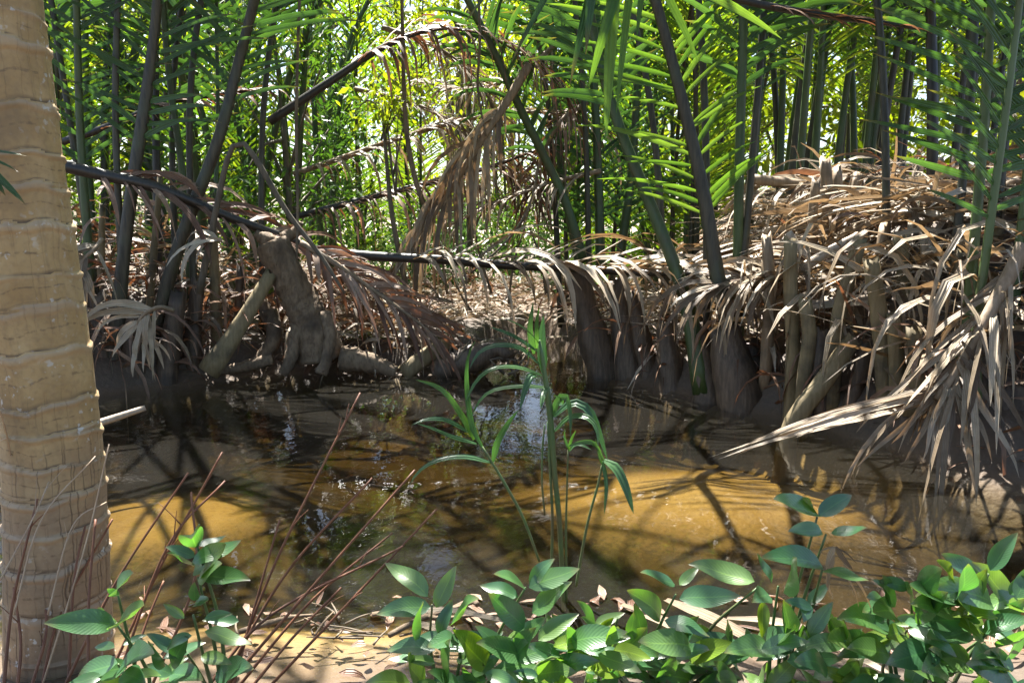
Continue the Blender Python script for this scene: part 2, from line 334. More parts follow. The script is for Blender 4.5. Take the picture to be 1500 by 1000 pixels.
def coconut_mat():
    m, n, l, out = new_mat('coconut bark')
    geo = nd(n, 'NewGeometry'); at = nd(n, 'Attribute', attribute_name='luv'); sp = nd(n, 'SeparateXYZ'); l.new(at.outputs['Vector'], sp.inputs[0])
    pz = nd(n, 'SeparateXYZ'); l.new(geo.outputs['Position'], pz.inputs[0])
    n1 = nd(n, 'TexNoise', i_Scale=7.0, i_Detail=6.0); l.new(geo.outputs['Position'], n1.inputs['Vector'])
    n2 = nd(n, 'TexNoise', i_Scale=60.0, i_Detail=5.0); l.new(geo.outputs['Position'], n2.inputs['Vector'])
    c = mixc(n, l, nd_ramp(n, l, n1.outputs[0], .3, .7), (.32, .205, .08), (.46, .325, .15))
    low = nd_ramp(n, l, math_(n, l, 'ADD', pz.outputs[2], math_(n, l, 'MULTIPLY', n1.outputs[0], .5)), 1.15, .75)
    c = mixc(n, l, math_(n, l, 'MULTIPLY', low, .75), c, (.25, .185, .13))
    c = mixc(n, l, math_(n, l, 'MULTIPLY', nd_ramp(n, l, n2.outputs[0], .45, .75), .4), c, (.17, .11, .06))
    # ring attribute: luv.z is 1 at a leaf scar's lip, 0 below it
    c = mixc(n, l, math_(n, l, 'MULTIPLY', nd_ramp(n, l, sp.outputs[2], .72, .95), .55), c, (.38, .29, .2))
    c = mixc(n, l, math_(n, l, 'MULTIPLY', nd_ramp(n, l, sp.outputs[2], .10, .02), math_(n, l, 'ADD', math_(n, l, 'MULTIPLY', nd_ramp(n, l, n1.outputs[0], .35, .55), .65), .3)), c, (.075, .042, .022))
    band = math_(n, l, 'MULTIPLY', math_(n, l, 'LESS_THAN', math_(n, l, 'ABSOLUTE', math_(n, l, 'SUBTRACT', math_(n, l, 'ADD', sp.outputs[2], math_(n, l, 'MULTIPLY', n1.outputs[0], .3)), .62)), .025), nd_ramp(n, l, n2.outputs[0], .4, .6))
    c = mixc(n, l, math_(n, l, 'MULTIPLY', band, .55), c, (.12, .075, .04))
    ns = nd(n, 'TexNoise', i_Scale=2.6, i_Detail=5.0, i_Roughness=.7); l.new(geo.outputs['Position'], ns.inputs['Vector'])
    c = mixc(n, l, math_(n, l, 'MULTIPLY', nd_ramp(n, l, ns.outputs[0], .5, .68), .55), c, (.17, .115, .06))
    c = mixc(n, l, math_(n, l, 'MULTIPLY', nd_ramp(n, l, ns.outputs[0], .46, .3), .5), c, (.5, .39, .22))
    # upright cracks
    nw = nd(n, 'TexNoise', i_Scale=12.0, i_Detail=3.0); l.new(geo.outputs['Position'], nw.inputs['Vector'])
    cx = nd(n, 'CombineXYZ'); l.new(math_(n, l, 'ADD', math_(n, l, 'MULTIPLY', sp.outputs[0], 26.0), math_(n, l, 'MULTIPLY', nw.outputs[0], .8)), cx.inputs[0])
    l.new(math_(n, l, 'MULTIPLY', math_(n, l, 'FLOOR', sp.outputs[1]), 7.31), cx.inputs[1])
    vo = nd(n, 'TexVoronoi', feature='DISTANCE_TO_EDGE', i_Scale=1.0, voronoi_dimensions='2D'); l.new(cx.outputs[0], vo.inputs['Vector'])
    nb = nd(n, 'TexNoise', i_Scale=5.0, i_Detail=2.0); l.new(geo.outputs['Position'], nb.inputs['Vector'])
    cr = math_(n, l, 'MULTIPLY', nd_ramp(n, l, vo.outputs['Distance'], .05, .0), nd_ramp(n, l, nb.outputs[0], .42, .55))
    cr = math_(n, l, 'MULTIPLY', cr, math_(n, l, 'ADD', math_(n, l, 'MULTIPLY', low, .75), .2))
    c = mixc(n, l, cr, c, (.08, .05, .03))
    # pale lichen flecks
    v2 = nd(n, 'TexNoise', i_Scale=42.0, i_Detail=2.0); l.new(geo.outputs['Position'], v2.inputs['Vector'])
    v3 = nd(n, 'TexNoise', i_Scale=4.5, i_Detail=1.0); l.new(geo.outputs['Position'], v3.inputs['Vector'])
    li = math_(n, l, 'MULTIPLY', nd_ramp(n, l, v2.outputs[0], .61, .67), nd_ramp(n, l, v3.outputs[0], .5, .6))
    c = mixc(n, l, math_(n, l, 'MULTIPLY', li, .8), c, (.55, .55, .52))
    b = nd(n, 'BsdfPrincipled'); b.inputs['Roughness'].default_value = .6; l.new(c, b.inputs['Base Color'])
    hh = math_(n, l, 'SUBTRACT', math_(n, l, 'MULTIPLY', n2.outputs[0], .4), cr)
    bp = nd(n, 'Bump'); bp.inputs['Strength'].default_value = .6; bp.inputs['Distance'].default_value = .006
    l.new(hh, bp.inputs['Height']); l.new(bp.outputs[0], b.inputs['Normal']); l.new(b.outputs[0], out.inputs[0])
    return m
M['ground'] = ground_mat(); M['water'] = water_mat(); M['coconut'] = coconut_mat()

# ------------------------------------------------------------------ the setting: ground and water
FARB = np.array([G(u, v)[:2] for u, v in ((-400, 640), (-100, 610), (60, 590), (160, 578), (300, 560), (400, 545), (600, 548), (690, 545), (730, 505), (800, 497), (850, 520), (880, 548), (990, 575),
                                      (1100, 606), (1180, 622), (1300, 655), (1400, 690), (1500, 712), (1800, 740))])
FARB = FARB[np.argsort(FARB[:, 0])]
def sst(a, b, x): t = np.clip((x - a) / (b - a), 0, 1); return t * t * (3 - 2 * t)
_ph = U(0, 6, (10, 2)); _fr = U(.5, 2.6, (10, 2)) * rng.choice([-1, 1], (10, 2))
def lump(x, y): return sum(np.sin(x * _fr[k, 0] + y * _fr[k, 1] + _ph[k, 0]) for k in range(10)) / 10
def ground_z(x, y):
    x = np.asarray(x, float); y = np.asarray(y, float)
    yb = np.interp(x, FARB[:, 0], FARB[:, 1]); d = yb - y + .12 * lump(x * 3, y * 3)
    far = np.where(d > 0, -.50 * sst(-.05, .9, d), .30 * sst(0, .35, -d) + .12 * sst(.3, 3, -d))
    right = 1.15 * sst(1.7, 3.2, x) * sst(.2, 1.9, -d) * (1 - sst(11, 14, y)); left = .45 * sst(-2.2, -3.4, x) * sst(.3, 1.5, -d) * (1 - sst(11, 14, y))
    far = far + right + left
    pool = sst(1.5, .5, np.hypot((x + 2.6) / 1.5, (y - 9.0) / .8)); far = far * (1 - pool) - .15 * pool
    yn = 2.30 + .08 * lump(x * 2, 3.3) + .2 * sst(-.3, .6, x)
    e = y - yn
    near = np.where(e > 0, -.03 - .50 * sst(-.1, 1.5 - .7 * sst(-.5, .3, x), e), .16 * sst(0, .6, -e) - .02)
    bar = .24 * np.exp(-((x - 1.35) / 1.5) ** 2 - ((y - 4.75) / .95) ** 2) + .2 * np.exp(-((x + 2.2) / 1.0) ** 2 - ((y - 4.45) / .8) ** 2)  # bed raised under the sun patches so they come out brighter
    mid = np.where(near < -.25, near + bar * sst(-.25, -.4, near), near)
    z = np.where(y > 4.2, np.where(d > 0, np.maximum(far, mid) * (1 - sst(0, 1, d)) + mid * sst(0, 1, d), far), np.where(d > 0, np.maximum(mid, far), far))
    z = np.where((np.abs(x) > 8) & (z < .1), .1 + 0 * z, z)
    return z + .02 * lump(x * 5, y * 5) * (1 + .5 * (z > 0)) + .3 * sst(20, 60, y)
gx = np.r_[-300, -120, -50, -25, np.arange(-12, -6.2, .4), np.arange(-6.2, 6.2, .055), np.arange(6.2, 12, .4), 25, 50, 120, 300]
gy = np.r_[-60, -25, -8, -3, 0, .8, np.arange(1.4, 10.5, .06), np.arange(10.5, 20, .3), 24, 32, 50, 90, 200, 400]
X, Y_ = np.meshgrid(gx, gy); Z = ground_z(X, Y_)
g = Geo(); nx, ny = len(gx), len(gy); i = (np.arange(ny - 1)[:, None] * nx + np.arange(nx - 1)[None]).ravel()
def sandy(x, y):          # pale sand painted where the sun patches fall on the bed; dark silt elsewhere
    e = lambda cx, cy, rx, ry: np.exp(-((x - cx) / rx) ** 2 - ((y - cy) / ry) ** 2)
    f = 1.3 * e(1.35, 4.75, 1.25, .6) + 1.25 * e(-2.2, 4.45, .7, .45) + 1.0 * e(-.9, 2.7, .7, .4) + .5 * e(-.9, 6.3, .6, .3) + .5 * e(.3, 6.8, .5, .8)
    return np.clip(f * (1 + .5 * lump(x * 2.3, y * 2.9)), 0, 1)
at_ = np.zeros((X.size, 3)); at_[:, 0] = sandy(X, Y_).ravel()
g.add(np.stack([X, Y_, Z], -1).reshape(-1, 3), np.stack([i, i + 1, i + nx + 1, i + nx], 1), None, at_)
tag(g.build('ground', M['ground'], origin=(0, 0, 0)), 'muddy swamp floor with a sandy pond bed paler in the sun patches', 'ground', kind='structure')
g = Geo(); x0, x1, y0, y1, zb = -7.8, 7.8, 1.6, 10.3, -1.3
g.add([(x0, y0, 0), (x1, y0, 0), (x1, y1, 0), (x0, y1, 0), (x0, y0, zb), (x1, y0, zb), (x1, y1, zb), (x0, y1, zb)],
      [(0, 1, 2, 3), (7, 6, 5, 4), (0, 4, 5, 1), (1, 5, 6, 2), (2, 6, 7, 3), (3, 7, 4, 0)])
tag(g.build('pond_water', M['water'], origin=(0, 0, 0), smooth=False), 'still brown pond water with dappled light', 'water', kind='structure')

# ------------------------------------------------------------------ coconut palm at the left edge
CO = thing('coconut_palm', (-1.45, 2.4, .1), 'thick tan coconut trunk with ringed leaf scars beside the pond', 'palm tree')
cpts = PP([(92, 1130, 2.4), (89, 1000, 2.4), (84, 800, 2.4), (74, 620, 2.4), (46, 400, 2.4), (19, 200, 2.4), (-8, 0, 2.4), (-40, -300, 2.4), (-70, -900, 2.4), (-80, -1800, 2.4)])
def coconut():
    n, S = 900, 72
    p, L = spline(cpts, n); T = nrm(np.gradient(p, axis=0)); s = np.linspace(0, L, n)
    rad = np.interp(s, [0, .35, .9, 1.3, 2.2, L], [.185, .172, .156, .145, .128, .105])
    rings = [0.05]; 
    while rings[-1] < L: rings.append(rings[-1] + U(.09, .19))
    rings = np.array(rings); th = np.arange(S) / S * 2 * pi
    tilt = U(-.012, .012, (len(rings), 2)); amp = U(.004, .010, len(rings))
    V = np.zeros((n, S, 3)); A = np.zeros((n, S, 3))
    for i in range(n):
        N = nrm(np.array([0, -1, 0]) - (np.array([0, -1, 0]) @ T[i]) * T[i]); B = np.cross(T[i], N)
        ss = s[i] + .006 * np.sin(th * 3 + s[i]) + .004 * np.sin(7 * th + 5 * s[i])
        k0 = np.searchsorted(rings, s[i]); ks = np.clip(k0, 1, len(rings) - 1)
        off = tilt[ks, 0] * np.cos(th) + tilt[ks, 1] * np.sin(th); ss = ss + off
        k = np.clip(np.searchsorted(rings, ss), 1, len(rings) - 1)
        f = (ss - rings[k - 1]) / (rings[k] - rings[k - 1]); f = np.clip(f, 0, 1)
        bul = amp[k] * np.where(f < .8, f / .8 * .25, np.where(f < .97, .25 + .75 * sst(.8, .86, f), .2))
        r = rad[i] * (1 + .012 * np.sin(th * 2 + 1 + s[i])) + bul + .0015 * np.sin(th * 11 + 9 * s[i])
        V[i] = p[i] + r[:, None] * (np.cos(th)[:, None] * N + np.sin(th)[:, None] * B)
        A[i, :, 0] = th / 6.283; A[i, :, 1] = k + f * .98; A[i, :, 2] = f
    i = np.arange(n - 1)[:, None] * S; j = np.arange(S)[None]; k = (j + 1) % S
    q = np.stack([i + j, i + k, i + S + k, i + S + j], -1).reshape(-1, 4)
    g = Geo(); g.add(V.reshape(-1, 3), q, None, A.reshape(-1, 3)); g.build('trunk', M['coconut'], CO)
    return p[-1]
ctop = coconut()

# ------------------------------------------------------------------ palm fronds
def frond(parent, pts, rad, start=.3, n=40, L=.9, W=.06, ang=62, droop=.5, lift=.1, hint=(0, -1, .3), mat='nipa', rmat='rachis_g', single=True, name='frond',
          end=.98, sides=(1, -1), jit=1.0, taper=.35, fold=.25, curl=0., twist=.3, wig=0., nseg=6, flat=.75, cull=True, tubesides=8, thing_level=False, miss=None, cullvis=False, maxsingle=999, leafname='leaflet'):
    g = Geo(); p, T, Lr = tube(g, pts, rad, tubesides, n=30, flat=flat)
    ro = g.build(name, M[rmat], parent)
    lp = parent if thing_level else ro
    dry = mat.startswith('dry'); miss = (.14 if dry else .09) if miss is None else miss
    jit *= 1.7 if dry else 1.4
    if dry: twist *= 1.5
    B = []; D = []; Nn = []; LL = []
    for s in sides:
        for k in range(n):
            if U() < miss: continue
            f = start + (end - start) * (k + .5 + U(-.3, .3) * jit) / n; f = min(f, .995)
            x = f * (len(p) - 1); i = min(int(x), len(p) - 2); b = p[i] + (p[i + 1] - p[i]) * (x - i)
            t = T[i]; h = np.array(hint, float); N = nrm(h - (h @ t) * t); S = np.cross(t, N) * s
            g_ = (f - start) / max(end - start, 1e-3)
            a = radians(ang * (1 - .45 * g_) + U(-7, 7) * jit)
            d = t * cos(a) + S * sin(a) + N * (lift + U(-.1, .1) * jit)
            B.append(b + S * .01); D.append(d); Nn.append(N); LL.append(L * (1 - taper * g_ ** 1.5) * (.6 + .4 * min(1, g_ * 6)) * (U(.5, 1.2) if dry else U(.68, 1.15)))
    B, D, Nn, LL = map(np.array, (B, D, Nn, LL))
    m = len(B)
    vis = inframe(B + nrm(D) * LL[:, None] * .4, 0)
    keep = np.ones(m, bool)
    if cull: keep = (vis & (not cullvis)) | ~(in_gap(B + nrm(D) * LL[:, None] * .5) | in_gap(B + nrm(D) * LL[:, None] * .9) | in_gap(B))
    dr = droop * (U(.35, 1.7, m) if dry else U(.7, 1.3, m)); V, q, A = blades(B, D, Nn, LL, W * (U(.4, 1.2, m) if dry else U(.75, 1.15, m)), dr, twist * U(-1, 1, m), None, nseg, fold, curl * U(-1, 1, m), wig)
    idx = np.where(keep)[0]; sing = [i for i in idx if single and vis[i]][:maxsingle]
    if sing: each_blade(V[sing], q, A[sing], leafname, M[mat], lp)
    ss = set(sing); rest = [i for i in idx if i not in ss]
    if rest:
        g = Geo(); join_blades(g, V[rest], q, A[rest]); o = g.build('foliage', M[mat], lp)
        o['kind'] = 'stuff'
    return ro
def stub(parent, pts, rad, mat='stub', name='stalk_stub', sides=9, flat=.7, ragged=.04):
    g = Geo(); n0 = g.n
    p, T, L = tube(g, pts, rad, sides, n=10, flat=flat, rough=.05)
    v = g.v[0]
    if mat == 'sheath':
        rb = np.where(np.arange(sides) % 2 == 0, 1.0, U(.72, .95, sides)); body = v[:10 * sides].reshape(10, sides, 3); c = body.mean(1, keepdims=True); body[:] = c + (body - c) * rb[None, :, None] * (1 + .05 * rng.normal(0, 1, (10, 1, 1)))
    top = v[9 * sides:10 * sides]; top += T[-1] * U(-ragged, ragged, (sides, 1)) ; v[-1] -= T[-1] * ragged * .6
    return g.build(name, M[mat], parent)

# crown of the coconut palm, above the picture
for k in range(9):
    a = k / 9 * 2 * pi + .3; dv = np.array([cos(a), sin(a), 0]); e = U(.3, 1.1)
    frond(CO, [ctop, ctop + dv * 1.2 + [0, 0, e], ctop + dv * 2.6 + [0, 0, e * .8], ctop + dv * 3.8 + [0, 0, e * .1 - .9]], [.04, .03, .015, .006], start=.2, n=45, L=.75, W=.05, droop=1.2, hint=(0, 0, 1), mat='nipa', single=False)
# two green leaf tips reaching in front of the trunk
LT = thing('palm_leaf', P(-120, 270, 1.9), 'narrow green palm leaf tips poking in front of the tan trunk', 'palm leaf')
g = Geo(); tube(g, PP([(-160, 180, 1.95), (-110, 190, 1.92), (-60, 215, 1.9), (-20, 240, 1.88)]), [.008, .006, .004, .002], 6); g.build('stalk', M['rachis_g'], LT)
for (a, b, dr, ww) in (((-60, 215), (40, 226), .1, .013), ((-25, 238), (38, 298), .1, .02), ((-45, 225), (28, 242), .5, .012), ((-30, 236), (10, 285), .3, .02)):
    p0, p1 = P(*a, 1.9), P(*b, 1.88); d = p1 - p0
    each_blade(*blades(p0, d, (0, -.6, .8), np.linalg.norm(d), ww, dr), 'leaflet', M['nipa'], LT)

# ---- left bank palm
A_ = thing('nipa_palm', G(180, 575), 'tall nipa palm with dark leaning stalks beside the tan coconut trunk', 'palm')
fr = lambda par, px, rad, **k: frond(par, PP(px), rad, **k)
fr(A_, [(165, 575, 6.5), (172, 470, 6.55), (190, 300, 6.6), (225, 60, 6.7), (240, -150, 6.5), (262, -500, 5.8), (300, -800, 4.6)], [0.094, 0.061, 0.058, 0.043, 0.036, 0.025, 0.011], start=.30, n=36, L=1.0, W=.05, ang=68, droop=.35, rmat='rachis_d', lift=.2)
fr(A_, [(135, 560, 6.8), (130, 380, 6.8), (118, 200, 6.8), (112, 0, 6.7), (105, -300, 6.3), (95, -700, 5.2)], [0.065, 0.043, 0.036, 0.030, 0.022, 0.009], start=.30, n=36, L=.95, W=.045, ang=66, droop=.45)
fr(A_, [(222, 500, 6.7), (262, 360, 6.7), (318, 210, 6.75), (350, 90, 6.8), (380, -30, 6.7), (430, -250, 6.3), (520, -520, 5.2)], [0.072, 0.061, 0.054, 0.047, 0.040, 0.029, 0.011], start=.38, n=32, L=1.0, W=.05, ang=60, droop=.4, rmat='rachis_d')
fr(A_, [(282, 440, 7.2), (268, 260, 7.2), (250, 130, 7.2), (238, 0, 7.1), (215, -300, 6.8), (190, -560, 5.9)], [0.050, 0.036, 0.032, 0.029, 0.022, 0.009], start=.24, n=34, L=.85, W=.05, ang=70, droop=.9, lift=.25)
fr(A_, [(232, 400, 7.8), (228, 150, 7.9), (228, -50, 7.9), (235, -350, 7.5)], [0.050, 0.040, 0.036, 0.014], start=.5, n=24, L=.9, droop=.5, rmat='rachis_b', single=False)
fr(A_, [(98, 400, 7.2), (85, 200, 7.2), (62, 0, 7.1), (30, -300, 6.6), (0, -560, 5.8)], [0.043, 0.036, 0.032, 0.022, 0.009], start=.35, n=22, L=.9, W=.055, droop=.5, single=False)
fr(A_, [(316, 300, 7.4), (319, 150, 7.5), (317, 0, 7.5), (322, -300, 7.2)], [0.022, 0.020, 0.018, 0.007], start=.25, n=22, L=.8, W=.045, droop=.6, single=False)
# bent, withered stalk of the same palm
g = Geo(); tube(g, PP([(292, 430, 6.5), (318, 300, 6.5), (335, 228, 6.5), (352, 208, 6.5), (376, 235, 6.45), (420, 310, 6.4), (470, 375, 6.3), (505, 430, 6.2)]), [.034, .03, .027, .024, .027, .024, .02, .012], 8, n=26, flat=.6); g.build('bent_stalk', M['stub_d'], A_)
stub(A_, PP([(305, 545, 6.6), (350, 480, 6.7), (398, 400, 6.85)]), [.11, .075, .06], name='stalk_stub')
for (a, b, r, mt) in (((150, 575, 6.45), (140, 430, 6.6), .13, 'sheath'), ((190, 575, 6.5), (200, 440, 6.6), .14, 'sheath'), ((238, 570, 6.6), (262, 430, 6.7), .13, 'sheath'), ((275, 565, 6.8), (290, 410, 6.9), .11, 'sheath'),
                      ((110, 590, 6.3), (105, 400, 6.6), .13, 'sheath'), ((320, 555, 7.0), (312, 330, 7.1), .07, 'stub'), ((345, 545, 7.2), (352, 390, 7.2), .06, 'sheath'), ((210, 560, 7.0), (235, 260, 7.2), .05, 'stub'), ((145, 560, 7.1), (150, 300, 7.2), .05, 'stub')):
    stub(A_, [P(*a) - [0, 0, .15], (P(*a) + P(*b)) / 2, P(*b)], [r, r * .75, r * .6], mat=mt, name='sheath' if mt == 'sheath' else 'stalk_stub', sides=16 if mt == 'sheath' else 9)

# ---- right bank palm in the middle
B_ = thing('nipa_palm', G(1010, 580), 'nipa palm with stout dark bases and sunlit green leaflets above fallen frond', 'palm')
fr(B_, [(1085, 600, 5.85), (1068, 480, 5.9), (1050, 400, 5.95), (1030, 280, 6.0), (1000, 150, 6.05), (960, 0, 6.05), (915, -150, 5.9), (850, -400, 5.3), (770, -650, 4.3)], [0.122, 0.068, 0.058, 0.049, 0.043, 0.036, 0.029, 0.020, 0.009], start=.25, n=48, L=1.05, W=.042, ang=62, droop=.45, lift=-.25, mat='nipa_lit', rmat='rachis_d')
fr(B_, [(1032, 575, 6.0), (1005, 440, 6.1), (965, 330, 6.2), (905, 180, 6.3), (870, 50, 6.35), (850, -100, 6.3), (820, -400, 5.7), (800, -600, 5.0)], [0.101, 0.058, 0.050, 0.043, 0.036, 0.032, 0.022, 0.009], start=.42, n=40, L=.95, W=.06, ang=62, droop=.5, rmat='rachis_g')
fr(B_, [(1080, 520, 6.3), (1081, 400, 6.3), (1083, 250, 6.3), (1088, 60, 6.3), (1095, -200, 6.1), (1115, -600, 5.2)], [0.065, 0.043, 0.040, 0.036, 0.027, 0.009], start=.42, n=40, L=.95, W=.06, ang=60, droop=.6, rmat='rachis_g')
for (a, b, r) in (((885, 552, 7.0), (842, 390, 7.05), .15), ((925, 550, 6.9), (905, 410, 7.0), .14), ((955, 560, 6.7), (925, 430, 6.8), .10), ((985, 575, 6.4), (975, 470, 6.5), .12), ((1045, 590, 6.0), (1020, 470, 6.1), .15), ((1090, 605, 5.75), (1060, 480, 5.85), .20), ((1120, 600, 5.95), (1098, 500, 6.0), .13)):
    stub(B_, [P(*a) - [0, 0, .15], P(*a), (P(*a) + P(*b)) / 2, P(*b)], [r * 1.05, r, r * .85, r * .6], mat='sheath', name='sheath', sides=16)

# ---- right palm close to the pond
C_ = thing('nipa_palm', P(1415, 560, 4.65), 'nipa palm with fresh blue green leaflets standing over the drooping dead frond', 'palm')
fr(C_, [(1402, 600, 4.65), (1413, 500, 4.65), (1425, 380, 4.65), (1440, 200, 4.65), (1452, 0, 4.6), (1460, -200, 4.4), (1462, -500, 3.7)], [0.058, 0.036, 0.033, 0.030, 0.026, 0.020, 0.007], start=.34, n=30, L=1.0, W=.05, ang=78, droop=.05, lift=.12, jit=.5, curl=.0, mat='nipa', rmat='rachis_l', hint=(.1, -1, .2))
fr(C_, [(1428, 600, 4.4), (1432, 470, 4.4), (1450, 330, 4.4), (1475, 150, 4.4), (1500, -50, 4.35), (1530, -300, 4.0)], [0.043, 0.029, 0.026, 0.023, 0.020, 0.009], start=.34, n=22, L=.75, W=.045, ang=72, droop=.2, lift=.1, rmat='rachis_l', hint=(.3, -1, .2))
fr(C_, [(1480, 560, 4.9), (1490, 400, 4.9), (1505, 250, 4.9), (1530, 0, 4.9), (1560, -300, 4.6)], [0.043, 0.032, 0.029, 0.025, 0.009], start=.4, n=30, L=.85, W=.05, droop=.3, rmat='rachis_l')
fr(C_, [(1360, 480, 6.2), (1364, 340, 6.2), (1366, 150, 6.2), (1362, 0, 6.2), (1350, -350, 5.7)], [0.058, 0.050, 0.047, 0.043, 0.011], start=.55, n=30, L=.9, W=.055, droop=.5, rmat='rachis_b', single=False)
for (a, b, r) in (((1440, 700, 4.4), (1425, 560, 4.55), .17), ((1385, 670, 4.55), (1390, 560, 4.7), .12), ((1490, 715, 4.3), (1480, 560, 4.5), .18), ((1350, 640, 4.9), (1347, 510, 5.0), .10), ((1290, 630, 5.2), (1270, 560, 5.25), .11)):
    stub(C_, [P(*a) - [0, 0, .15], (P(*a) + P(*b)) / 2, P(*b)], [r, r * .9, r * .75], mat='sheath', name='sheath', sides=16, ragged=.06)

# canopy fronds added to the three bank palms to shade the pond, mostly unseen
for pal, pts in ((A_, [(-3.5, 6.6, .2), (-3.45, 6.7, 2.6), (-3.1, 6.3, 4.5), (-2.4, 5.2, 5.6), (-1.5, 3.9, 5.7), (-.9, 2.9, 5.2)]), (A_, [(-3.0, 6.9, .2), (-2.9, 7.0, 2.8), (-2.4, 6.8, 4.6), (-1.5, 6.1, 5.8), (-.4, 5.2, 6.1), (.5, 4.4, 5.6)]),
                 (A_, [(-3.8, 6.8, .2), (-4.0, 6.9, 2.6), (-4.1, 6.5, 4.6), (-4.0, 5.3, 5.7), (-3.6, 3.9, 5.9), (-3.3, 2.8, 5.3)]), (B_, [(1.7, 6.3, .2), (1.6, 6.5, 2.8), (1.3, 6.3, 4.8), (.7, 5.4, 6.0), (.1, 4.2, 6.3), (-.3, 3.2, 5.9)]),
                 (B_, [(1.9, 6.2, .2), (2.05, 6.4, 2.8), (2.1, 6.2, 4.7), (2.0, 5.3, 5.9), (1.8, 4.2, 6.3), (1.6, 3.2, 6.0)]), (B_, [(1.5, 6.9, .2), (1.25, 7.2, 2.8), (.6, 7.2, 4.8), (-.5, 6.9, 6.1), (-1.6, 6.4, 6.5), (-2.5, 5.9, 6.1)]),
                 (C_, [(3.1, 5.2, .4), (3.2, 5.4, 2.8), (3.1, 5.2, 4.6), (2.8, 4.4, 5.6), (2.4, 3.4, 5.9), (2.0, 2.5, 5.5)]), (C_, [(3.5, 5.4, .4), (3.7, 5.7, 2.8), (3.9, 5.5, 4.7), (4.0, 4.7, 5.8), (3.9, 3.6, 6.1), (3.8, 2.6, 5.7)]), (A_, [(-3.3, 7.2, .2), (-3.2, 7.3, 2.8), (-2.7, 6.9, 4.4), (-1.8, 5.9, 5.2), (-.8, 4.7, 5.3), (.0, 3.7, 4.9)]), (C_, [(2.9, 5.6, .4), (2.8, 5.9, 2.8), (2.5, 5.8, 4.4), (1.9, 5.2, 5.3), (1.1, 4.4, 5.5), (.4, 3.6, 5.2)]),
                 (A_, [(-2.6, 7.6, .2), (-2.5, 7.8, 2.8), (-2.0, 7.5, 4.6), (-1.0, 6.6, 5.6), (.1, 5.6, 5.8), (1.0, 4.8, 5.4)]), (B_, [(.6, 8.9, .2), (.4, 9.0, 3.0), (-.1, 8.3, 5.0), (-.6, 7.0, 6.1), (-1.0, 5.6, 6.4), (-1.2, 4.6, 6.1)]),
                 (B_, [(.9, 8.4, .2), (.8, 8.6, 2.8), (.5, 8.3, 5.0), (.0, 7.5, 6.4), (-.6, 6.5, 7.0), (-1.0, 5.5, 6.8)])):
    pts = np.array(pts) + np.array([0, 0, .3, .8, 1.3, 1.6])[:, None] * np.array([0, 1, 0])
    frond(pal, pts, [.04, .032, .03, .027, .02, .01], start=.38, n=66, L=1.2, W=.075, ang=62, droop=.9, hint=(0, -.5, 1), mat='nipa', rmat='rachis_d', single=False)
# ---- stubs and cut stalks on the right bank: an old palm clump
S_ = thing('nipa_palm', P(1250, 600, 5.6), 'old nipa clump cut back to brown stubs on the littered bank', 'palm')
for (pl, r, mt) in (([(1162, 520, 5.75), (1158, 430, 5.8), (1158, 348, 5.85)], .058, 'stub'), ([(1338, 520, 5.6), (1330, 440, 5.65), (1318, 345, 5.7)], .06, 'stub'), ([(1300, 590, 5.3), (1290, 480, 5.35), (1275, 378, 5.4)], .065, 'stub'),
                    ([(1228, 470, 5.6), (1240, 420, 5.65), (1259, 352, 5.7)], .06, 'stub'), ([(1160, 625, 5.35), (1205, 560, 5.4), (1248, 500, 5.45)], .075, 'stub'), ([(1318, 600, 5.2), (1312, 500, 5.25), (1310, 460, 5.3)], .06, 'stub'),
                    ([(1218, 400, 6.6), (1214, 310, 6.6), (1208, 232, 6.65)], .06, 'rachis_dry'), ([(1232, 400, 6.6), (1230, 310, 6.6), (1226, 246, 6.65)], .05, 'rachis_dry'), ([(1362, 520, 5.5), (1360, 430, 5.55), (1356, 345, 5.6)], .05, 'rachis_dry'),
                    ([(1188, 380, 6.4), (1190, 320, 6.4), (1196, 262, 6.4)], .045, 'rachis_dry'), ([(1420, 520, 5.4), (1410, 430, 5.5), (1400, 370, 5.5)], .05, 'stub'), ([(1205, 600, 5.6), (1200, 540, 5.6), (1202, 480, 5.65)], .07, 'sheath'), ([(1245, 600, 5.5), (1262, 540, 5.5), (1268, 500, 5.5)], .06, 'sheath'), ([(1392, 480, 5.9), (1388, 420, 5.9), (1380, 350, 5.95)], .045, 'rachis_dry'), ([(1460, 470, 5.6), (1455, 400, 5.65), (1462, 330, 5.7)], .05, 'stub'), ([(1290, 470, 6.0), (1288, 400, 6.0), (1296, 330, 6.05)], .05, 'rachis_dry'), ([(1125, 480, 6.1), (1128, 420, 6.1), (1122, 345, 6.15)], .05, 'rachis_dry'), ([(1180, 540, 5.6), (1186, 490, 5.6), (1178, 440, 5.65)], .06, 'stub'), ([(1340, 590, 5.1), (1345, 540, 5.1), (1338, 480, 5.15)], .065, 'stub'), ([(1250, 350, 6.7), (1248, 300, 6.7), (1256, 255, 6.75)], .04, 'rachis_dry')):
    q0 = PP([(u, v, Y - (.38 if Y < 6.2 else .15)) for u, v, Y in pl]); b0 = q0[0].copy(); b0[2] = min(b0[2] - .05, ground_z(b0[0], b0[1]) - .1); b0[:2] += (q0[0] - q0[1])[:2] * .3
    stub(S_, [b0, *q0], [r * 1.1, r, r * .92, r * .82], mat=mt)
def stalk(label, px, r, mat='rachis_pale', name='fallen_stalk', cat='stalk', **k):
    g = Geo(); tube(g, PP(px), r, 8, flat=.7, **k); return tag(g.build(name, M[mat]), label, cat)
stalk('pale broken stalk leaning across brown stubs on right bank', [(1172, 395, 5.6), (1215, 368, 5.65), (1268, 340, 5.7)], [.04, .036, .03])
